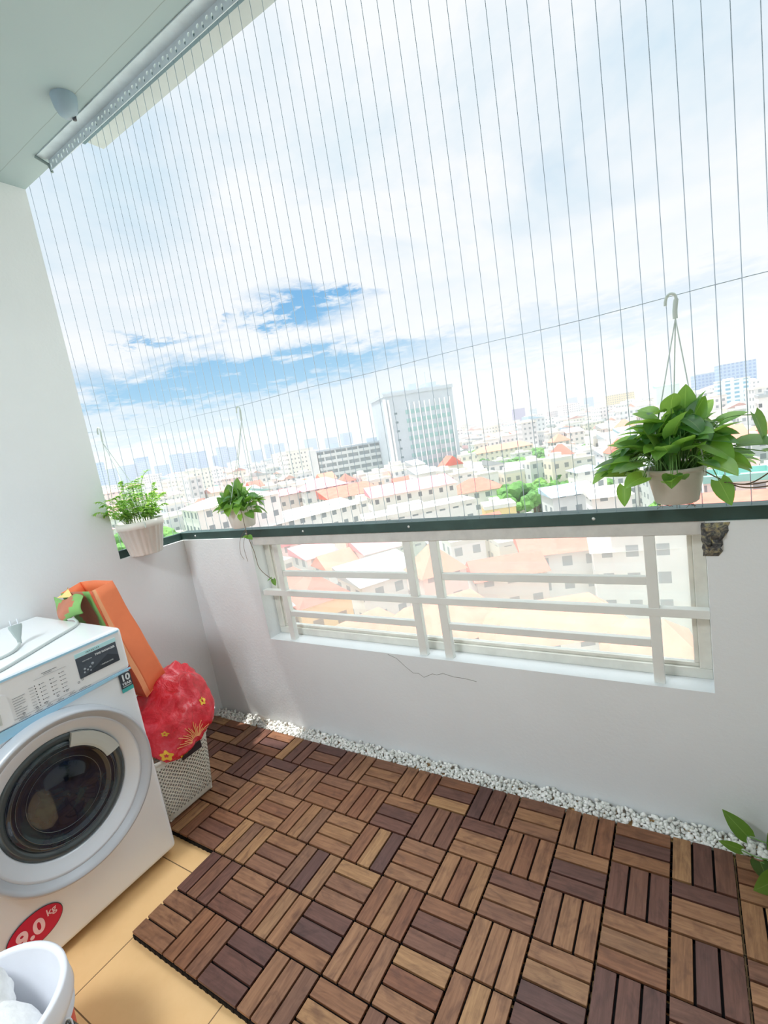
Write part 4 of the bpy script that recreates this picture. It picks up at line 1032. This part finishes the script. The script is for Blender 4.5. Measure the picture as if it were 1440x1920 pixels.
building('court_house', -34.5, 62, 10, -16.0, 8, 'white', 'grey', 'shed', rot=26, rh=1.4, label='grey sheet roof behind the left pair of middle grille bars')
b_, h_ = building('apartment_house', -41.9, 330, 20, 1.2, 14, sq, 'white', rot=25, label='white apartment house with small square windows behind the grey block')
building('apartment_house', -53.2, 350, 18, -1.0, 14, sq, 'white', rot=20, label='white apartment house with square windows behind the middle pot')
building('long_shed', -50.2, 112, 19, -6.2, 13, 'white', 'white', 'hip', rot=18, rh=1.8, label='cream building with a low hipped roof just left of the middle pot')
building('row_house', -44.2, 162, 11, -11.3, 8, 'pink', 'pink', 'shed', rot=22, rh=1.5, label='low house with a pink sheet roof right of the middle pot')
building('row_house', -39.6, 158, 15, -9.3, 14, 'white', 'pink', 'hip', rot=10, rh=3.0, label='house with a pink hipped roof in front of the grey block')
building('row_house', -36.6, 146, 17, -12.4, 10, 'white', 'red', 'shed', rot=22, rh=2.6, label='white house with a coral red sloping roof in front of the grey block')
building('row_house', -42.0, 118, 26, -13.5, 9, 'white', 'white', 'shed', rot=26, rh=1.5, label='long pale sheet roof in front of the pink roofs')
building('terrace_house', -29.3, 112, 20.5, -10.6, 8, sq, 'pink', 'shed', rot=14, rh=1.8, label='long white house under a rose pink roof at the foot of the tower')
building('terrace_house', -28.9, 100, 24, -15.0, 8, 'white', 'white', rot=14, label='white flat-roofed house in front of the rose pink roof')
building('hip_roof_house', -21.6, 132, 13, -14.6, 12, 'white', 'red', 'hip', rot=8, rh=3.0, label='white house with a brick red hipped roof right of the tower foot')
building('yellow_annex', -19.4, 112, 7, -18.5, 7, 'yellow', 'white', rot=8, label='small pale yellow annex with a flat roof behind the rail')
# hall with pilasters
hx, hy = polar(-15.6, 186); hl = empty('long_hall', (hx, hy, GZ), R(15.6 - 24)); tag(hl, 'long low white hall with tall windows between pilasters', 'building')
m = MB(); m.box(-23, 23, -9, 9, 0, 11.0); m.build('walls', mat('hall_white', (240, 238, 230), .8), hl)
m = MB(); m.box(-23.8, 23.8, -9.8, 9.8, 11.0, 12.6); m.build('roof', ROOF['white'], hl)
for k in range(12):
    mb = MB(); mb.box(-22.6 + k * 4 - .6, -22.6 + k * 4 + .6, -9.7, -9, 0, 11); mb.build('pilaster', mat('hall_white', (240, 238, 230), .8), hl)
for k in range(11):
    mb = MB(); mb.box(-20.6 + k * 4 - 1.1, -20.6 + k * 4 + 1.1, -9.15, -9, 3.4, 8.6); mb.build('window', M_wing, hl)
building('hall_annex', -21.9, 196, 10, -16.0, 10, sq, 'white', rot=14, label='white two-storey annex with dark windows beside the hall end')
building('school_block', -18.2, 290, 34, -14.8, 12, 'cream', 'orange', 'hip', rot=22, rh=3.2, label='long cream block with an orange tiled roof among trees, behind the hall')
building('school_block', -9.6, 262, 25, -20.6, 14, 'cream', 'orange', 'hip', rot=16, rh=4.0, label='broad orange hipped roof with dormers beyond the hall')
building('tent_canopy', -18.7, 215, 11, -20.6, 8, 'white', 'teal', 'hip', rot=10, rh=3.0, label='small teal canopy roof between the hall and the orange roof')
building('garage_block', -11.4, 100, 9.5, -14.8, 7, 'grey', 'blue', 'shed', rot=20, rh=1.2, label='grey building with a pale blue sheet roof below the right pot')
building('garage_block', -9.5, 128, 7, -14.2, 7, 'white', 'blue', 'hip', rot=20, rh=1.2, label='white stair house with a pale blue canopy roof')
building('pastel_house', -7.6, 92, 6.5, -14.6, 6, 'white', 'white', 'shed', rot=12, rh=1, label='white house with a pale awning under the right pot')
building('brick_house', 3.9, 74, 7.2, -10.6, 6, 'pink', 'teal', rot=4, label='house with a teal green parapet at the far right above the rail')
building('brick_house', 4.0, 62, 9.5, -11.4, 5, 'pink', 'red', 'shed', rot=3, rh=1.2, label='long coral roof just above the rail at the far right')
building('brick_house', -3.2, 58, 9.5, -11.9, 5, 'white', 'red', 'shed', rot=6, rh=1.2, label='red sheet roof just above the rail under the right pot')
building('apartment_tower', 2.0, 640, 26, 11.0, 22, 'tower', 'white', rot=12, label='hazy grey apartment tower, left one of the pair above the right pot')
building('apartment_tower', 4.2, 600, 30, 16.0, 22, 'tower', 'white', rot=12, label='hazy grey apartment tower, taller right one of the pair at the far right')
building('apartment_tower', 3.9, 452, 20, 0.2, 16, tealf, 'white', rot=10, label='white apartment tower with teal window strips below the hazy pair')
building('corner_block', 7.0, 205, 9.5, -5.8, 12, facade('corner_facade', (240, 238, 234), (96, 98, 100), 2.6, 3.2, .4, .4), 'grey', rot=6, label='white block with dark windows at the right edge of the view')
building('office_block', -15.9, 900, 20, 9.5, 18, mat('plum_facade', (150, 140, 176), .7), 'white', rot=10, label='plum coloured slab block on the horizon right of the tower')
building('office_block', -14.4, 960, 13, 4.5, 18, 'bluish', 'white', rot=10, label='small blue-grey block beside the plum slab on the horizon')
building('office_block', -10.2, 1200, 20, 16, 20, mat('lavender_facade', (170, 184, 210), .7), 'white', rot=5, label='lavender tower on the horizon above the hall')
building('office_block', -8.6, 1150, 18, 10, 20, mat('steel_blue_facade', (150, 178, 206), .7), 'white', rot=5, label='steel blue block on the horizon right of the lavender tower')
building('office_block', -5.6, 800, 36, 5.5, 20, 'yellow', 'white', rot=8, label='wide cream and yellow block on the horizon left of the right pot')
building('office_block', -1.4, 560, 20, 6.0, 20, mat('mint_facade', (206, 230, 220), .8), 'teal', 'shed', rot=8, label='mint green block behind the right plant')
SK = [(-62.6, 760, 26, 28, 'a blue slab at the left edge'), (-61.3, 900, 18, 20, 'a pale blue block next to the left wall'), (-59.6, 1000, 24, 24, 'a wide blue block behind the fern'), (-58.1, 1000, 20, 34, 'the tallest slim blue tower behind the fern'),
      (-56.3, 980, 22, 14, 'a low blue block right of the slim tower'), (-54.7, 900, 17, 28, 'a pale tower left of the broad cluster'), (-53.4, 900, 16, 26, 'a pale tower in the broad cluster'), (-52.2, 950, 18, 27, 'a blue-grey tower at the right of the broad cluster'), (-50.6, 930, 14, 15, 'a low tower between two clusters'),
      (-49.9, 900, 18, 28, 'a tower just behind the middle pot straps'), (-48.9, 900, 16, 25, 'a tower right behind the middle hanger'), (-46.3, 1000, 22, 14, 'a low block right of the middle hanger'), (-44.8, 1000, 15, 22, 'a slim tower left of the square-window house'), (-43.6, 1050, 20, 20, 'a blue tower above the square-window house'), (-40.0, 1100, 22, 21, 'a blue block above the grey gallery block'), (-37.6, 1100, 24, 16, 'a low blue block above the grey gallery block'), (-35.8, 1000, 20, 19, 'a blue tower just left of the office tower')]
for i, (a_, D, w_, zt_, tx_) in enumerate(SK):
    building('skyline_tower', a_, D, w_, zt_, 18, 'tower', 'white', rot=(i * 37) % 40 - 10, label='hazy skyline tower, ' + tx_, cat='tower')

# --- ordinary houses in rings
KEY = [(o.location.x, o.location.y) for o in bpy.data.objects if o.parent is None and o.type == 'EMPTY' and o.location.z == GZ]
TREES = []
LM = [(-27.3, 244, 'grey office tower'), (-35, 262, 'grey gallery block'), (-41.9, 335, 'square-window house'), (-50.2, 118, 'cream hipped building'), (-44.2, 165, 'pink sheet roof'), (-36.6, 150, 'coral sloping roof'), (-29.2, 114, 'rose pink roof'),
      (-21.6, 138, 'brick red hipped roof'), (-15.6, 186, 'long white hall'), (-18.2, 295, 'long orange roof'), (-9.6, 268, 'dormered orange roof'), (-11.0, 104, 'blue sheet roof'), (-5, 150, 'right hanging pot'), (3.9, 74, 'teal parapet house'), (5, 230, 'white corner block'), (-57, 110, 'fern pot'),
      (-46, 68, 'coral hipped roof'), (-40, 48, 'low orange roof'), (-28, 48, 'orange roof behind the grille'), (-11, 66, 'wide coral roof'), (-19.5, 62, 'small red gabled house'), (-34.5, 66, 'grey sheet roof'), (0, 320, 'right hanging pot leaves'), (-54, 350, 'skyline cluster'), (-47, 240, 'middle hanging pot')]
def relation(a_, r_):
    a0, r0, nm = min(LM, key=lambda q: (R(a_ - q[0]) * (r_ + q[1]) / 2) ** 2 + ((r_ - q[1]) * .8) ** 2)
    lat = R(a_ - a0) * (r_ + r0) / 2
    if abs(r_ - r0) > abs(lat): return ('behind the ' if r_ > r0 else 'in front of the ') + nm
    return ('right of the ' if lat > 0 else 'left of the ') + nm
def clear(x_, y_, rr_): return all((x_ - a) ** 2 + (y_ - b) ** 2 > rr_ * rr_ for a, b in KEY)
rnd = random.Random(21)
kinds = [('white', 'red', 'hip'), ('white', 'orange', 'gable'), ('cream', 'red', 'gable'), ('white', 'white', 'flat'), ('grey', 'white', 'flat'), ('white', 'grey', 'shed'), ('pink', 'orange', 'hip'), ('white', 'pink', 'shed'), ('cream', 'white', 'flat'), ('yellow', 'red', 'hip'), ('grey', 'blue', 'shed'), ('white', 'teal', 'shed')]
RN = {'red': 'red tiled', 'orange': 'orange tiled', 'white': 'pale flat', 'grey': 'grey sheet', 'pink': 'rose pink sheet', 'blue': 'pale blue sheet', 'teal': 'teal sheet'}
wts = [3.0, 2, 1.5, 8, 7, 5, 2, 1.2, 6, .25, 2.5, .4]
hp = {}
far_v = {k: MB() for k in range(len(kinds))}
r_ = 48.0; cnt = 0
while r_ < 1500:
    sp_ = max(7.4, r_ * .036); a_ = -66.0
    while a_ < 12:
        a_ += math.degrees(sp_ / r_) * rnd.uniform(.92, 1.12)
        rr_ = r_ + rnd.uniform(-.25, .25) * sp_
        if a_ > 12 or (r_ < 60 and a_ < -58): continue
        x_, y_ = polar(a_, rr_)
        if not clear(x_, y_, (8.5 if r_ < 90 else 13) + r_ * .03): continue
        if (-66 < a_ < -54.3 and 66 < r_ < 210 and rnd.random() < .85) or (-17.5 < a_ < -9 and 116 < r_ < 158 and rnd.random() < .5) or (-23 < a_ < -13 and 212 < r_ < 300 and rnd.random() < .6): TREES.append((x_, y_, a_, rr_)); continue
        if rnd.random() < (.20 if 110 < r_ < 420 else .07): TREES.append((x_, y_, a_, rr_)); continue
        k = rnd.choices(range(len(kinds)), wts)[0]; wall, roof, kd = kinds[k]
        zt_ = rnd.uniform(-23, -15.5) if r_ < 130 else rnd.uniform(-22, -13)
        if r_ > 260 and rnd.random() < .10: zt_ = rnd.uniform(-12, -4)
        if r_ > 700: zt_ += rnd.uniform(0, 6)
        S_ = sp_ * rnd.uniform(.72, .98); Dp = sp_ * rnd.uniform(.75, 1.05); rot_ = R(-a_ + rnd.choice((18, 22, 26, 108, 112)) + rnd.uniform(-4, 4))
        H_ = zt_ - GZ
        if r_ < 330 and cnt < 300:
            if k not in hp:
                root = empty('town_house'); lab = f'{wall} walled town house with a {RN[roof]} roof in the packed blocks below'
                tag(root, lab, 'house', f'{wall} town houses with {RN[roof]} roofs')
                walls_mb(1, 1, 1).build('walls', FAC[wall], root, recalc=False); roof_mb(1, 1, 0, kd, .18) if 0 else None
                mbr = MB(); a, b2 = .54, .54
                if kd == 'flat':
                    mbr.box(-.5, .5, -.5, .5, 1, 1.012)
                    for bx in ((-.5, .5, -.5, -.47), (-.5, .5, .47, .5), (-.5, -.47, -.47, .47), (.47, .5, -.47, .47)): mbr.box(*bx, 1.012, 1.06)
                    mbr.box(-.25, .1, -.2, .3, 1.012, 1.14)
                elif kd == 'shed': mbr.quad([(-a, -b2, 1.0), (a, -b2, 1.0), (a, b2, 1.12), (-a, b2, 1.12)]); mbr.quad([(-a, -b2, 1.0), (-a, b2, 1.12), (-a, b2, 1)]); mbr.quad([(a, -b2, 1.0), (a, b2, 1), (a, b2, 1.12)]); mbr.quad([(a, b2, 1), (-a, b2, 1), (-a, b2, 1.12), (a, b2, 1.12)])
                elif kd == 'gable': mbr.quad([(-a, -b2, 1), (a, -b2, 1), (a, 0, 1.2), (-a, 0, 1.2)]); mbr.quad([(a, b2, 1), (-a, b2, 1), (-a, 0, 1.2), (a, 0, 1.2)]); mbr.quad([(-a, -b2, 1), (-a, 0, 1.2), (-a, b2, 1)]); mbr.quad([(a, -b2, 1), (a, b2, 1), (a, 0, 1.2)])
                else: mbr.quad([(-a, -b2, 1), (a, -b2, 1), (.12, 0, 1.22), (-.12, 0, 1.22)]); mbr.quad([(a, b2, 1), (-a, b2, 1), (-.12, 0, 1.22), (.12, 0, 1.22)]); mbr.quad([(-a, -b2, 1), (-.12, 0, 1.22), (-a, b2, 1)]); mbr.quad([(a, -b2, 1), (a, b2, 1), (.12, 0, 1.22)])
                mbr.build('roof', ROOF[roof], root); hp[k] = root; o = root
            else: o = copy_tree(hp[k])
            # own wall mesh so that its windows keep their size
            for ch in o.children:
                if ch.name.startswith('walls'):
                    mw = MB(); mw.box(-.5, .5, -.5, .5, 0, 1, uvm=False)
                    for q, f in enumerate(mw.f):
                        uv = []
                        for vi in f:
                            X, Y, Z = mw.v[vi]; uv.append(((X + .5) * S_ + (Y + .5) * Dp, Z * H_))
                        mw.uv[q] = uv
                    tmp = mw.build('tmp', FAC[wall], None, recalc=True); me_ = tmp.data; bpy.data.objects.remove(tmp); me_.name = 'walls'; ch.data = me_
            o.location = (x_, y_, GZ); o.rotation_euler = (0, 0, rot_); o.scale = (S_, Dp, H_); cnt += 1
            tag(o, f'{wall} town house with a {RN[roof]} roof {relation(a_, rr_)}')
        else:
            M4 = Matrix.Translation((x_, y_, GZ)) @ Matrix.Rotation(rot_, 4, 'Z'); mb = far_v[k]
            b0 = len(mb.f); mb.box(-S_ / 2, S_ / 2, -Dp / 2, Dp / 2, 0, H_, M=M4, uvm=True)
            rf = roof_mb(S_, Dp, H_, kd if kd != 'flat' else 'flat', 2.2); bb = len(mb.v)
            mb.v += [tuple(M4 @ Vector(v)) for v in rf.v]; mb.f += [tuple(bb + i for i in f) for f in rf.f]; mb.mi += [1] * len(rf.f); mb.uv += [None] * len(rf.f); mb.sm += [False] * len(rf.f)
    r_ += sp_ * 1.08
allv = MB(); mats_ = []
for k, mb in far_v.items():
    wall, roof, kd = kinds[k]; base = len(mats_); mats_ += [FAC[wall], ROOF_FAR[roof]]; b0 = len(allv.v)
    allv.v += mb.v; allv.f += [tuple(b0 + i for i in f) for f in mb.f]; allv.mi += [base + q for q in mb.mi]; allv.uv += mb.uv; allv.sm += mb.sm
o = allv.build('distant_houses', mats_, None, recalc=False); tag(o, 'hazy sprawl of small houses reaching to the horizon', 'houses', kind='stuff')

# --- trees
M_crown = node_mat('tree_crown', lambda mm, t, b: (
    t.link(t.ramp(t.noise(t.n('ShaderNodeTexCoord').outputs['Object'], 1.6, 5, .7), [(.3, g((58, 104, 50))), (.5, g((96, 146, 66))), (.7, g((150, 188, 88)))]), b.inputs['Base Color']), setattr(b.inputs['Roughness'], 'default_value', .8)))
M_trunk = mat('bark', (120, 104, 86), .9)
def tree_proto(seed, squash):
    rn = random.Random(seed); mb = MB(); root = empty('leafy_tree')
    for k in range(60):
        a = rn.uniform(0, 6.28); q = rn.random() ** .5; c = Vector((.38 * q * math.cos(a), .36 * q * math.sin(a), .58 + .28 * (1 - q * q) * rn.uniform(-.4, 1) * squash)); s_ = rn.uniform(.06, .13); b0 = len(mb.v)
        for v in iv:
            n3 = 1 + .35 * noise.noise(v * 2.2 + Vector((k * 3.1, seed, 1))) + .2 * noise.noise(v * 6 + Vector((k, 2, seed)))
            mb.v.append(tuple(c + v * s_ * n3))
        for f in iF: mb.f.append(tuple(b0 + i for i in f)); mb.mi.append(0); mb.uv.append(None); mb.sm.append(False)
    mb.build('crown', M_crown, root, recalc=False)
    mt_ = MB(); mt_.tube([(0, 0, 0), (.01, 0, .3), (0, .01, .6)], .03, 7, r2=.015); mt_.build('trunk', M_trunk, root)
    return root
TP = [tree_proto(1, 1.0), tree_proto(2, .7), tree_proto(3, 1.3)]
TREEDEF = [(-17.2, 128, 15.5, 1.05, 'bright round tree right of the yellow annex'), (-15.3, 136, 14.5, 1.1, 'bright spreading tree in front of the hall'), (-12.9, 152, 14, 1.0, 'green tree beside the hall, right one'), (-8.4, 140, 12, 1.0, 'green tree behind the blue-roofed stair house'),
   (-6.6, 170, 12, 1.3, 'green tree behind the right pot'), (-8.4, 232, 14, 1.5, 'wide tree beyond the orange hipped roof'), (-6.9, 210, 12, 1.2, 'tree at the right end of the orange hipped roof'), (-15.2, 262, 14, 1.6, 'dark tree right of the long orange roof'), (-17.0, 240, 11, 1.5, 'low tree in front of the long orange roof'), (-21.5, 300, 15, 1.4, 'tree at the left end of the long orange roof'),
   (-61.0, 150, 22, 1.2, 'tall tree left of the fern pot'), (-58.2, 120, 19, 1.2, 'tall tree behind the fern pot'), (-56.2, 110, 17, 1.1, 'broad tree right of the fern pot'), (-54.8, 130, 18, 1.0, 'tree between the fern pot and the cream building'), (-59.6, 90, 15, 1.1, 'near tree below the fern pot'), (-57.0, 84, 11, 1.0, 'low near tree right of the fern pot'), (-62.4, 110, 18, 1.0, 'tree against the left wall edge'),
   (-33.4, 200, 12, 1.2, 'tree at the foot of the grey gallery block'), (-31.3, 215, 12, 1.0, 'tree left of the tower foot'), (-46.5, 230, 13, 1.4, 'tree behind the pink sheet roof'), (-47.5, 260, 12, 1.2, 'tree beyond the middle pot'), (2.2, 300, 12, 1.6, 'tree far behind the right plant')]
ti = 0
used = set()
for a_, D, H_, wf, lb_ in TREEDEF:
    k = ti % 3; o = TP[k] if k not in used else copy_tree(TP[k]); used.add(k); ti += 1
    x_, y_ = polar(a_, D); o.location = (x_, y_, GZ); o.scale = (H_ * wf, H_ * wf, H_); o.rotation_euler = (0, 0, ti * 1.3); tag(o, lb_, 'tree')
for x_, y_, ta, tr in TREES:
    o = copy_tree(TP[ti % 3]); ti += 1; H_ = rnd.uniform(9, 13); o.location = (x_, y_, GZ); o.scale = (H_, H_, H_); o.rotation_euler = (0, 0, ti)
    tag(o, 'small green city tree ' + relation(ta, tr), 'tree', 'trees among the city houses')

# --- haze over the city
m = MB(); m.box(-5500, 3500, 45, 8500, GZ - 1, 22)
def _haze(mm, t, b):
    t.t.nodes.remove(b); v = t.n('ShaderNodeVolumeScatter'); v.inputs['Color'].default_value = (.93, .97, 1, 1); v.inputs['Density'].default_value = .00095; v.inputs['Anisotropy'].default_value = .2
    t.link(v.outputs[0], t.t.nodes['Material Output'].inputs['Volume'])
o = m.build('haze', node_mat('city_haze', _haze)); tag(o, 'pale blue haze hanging over the city', 'haze', kind='stuff')
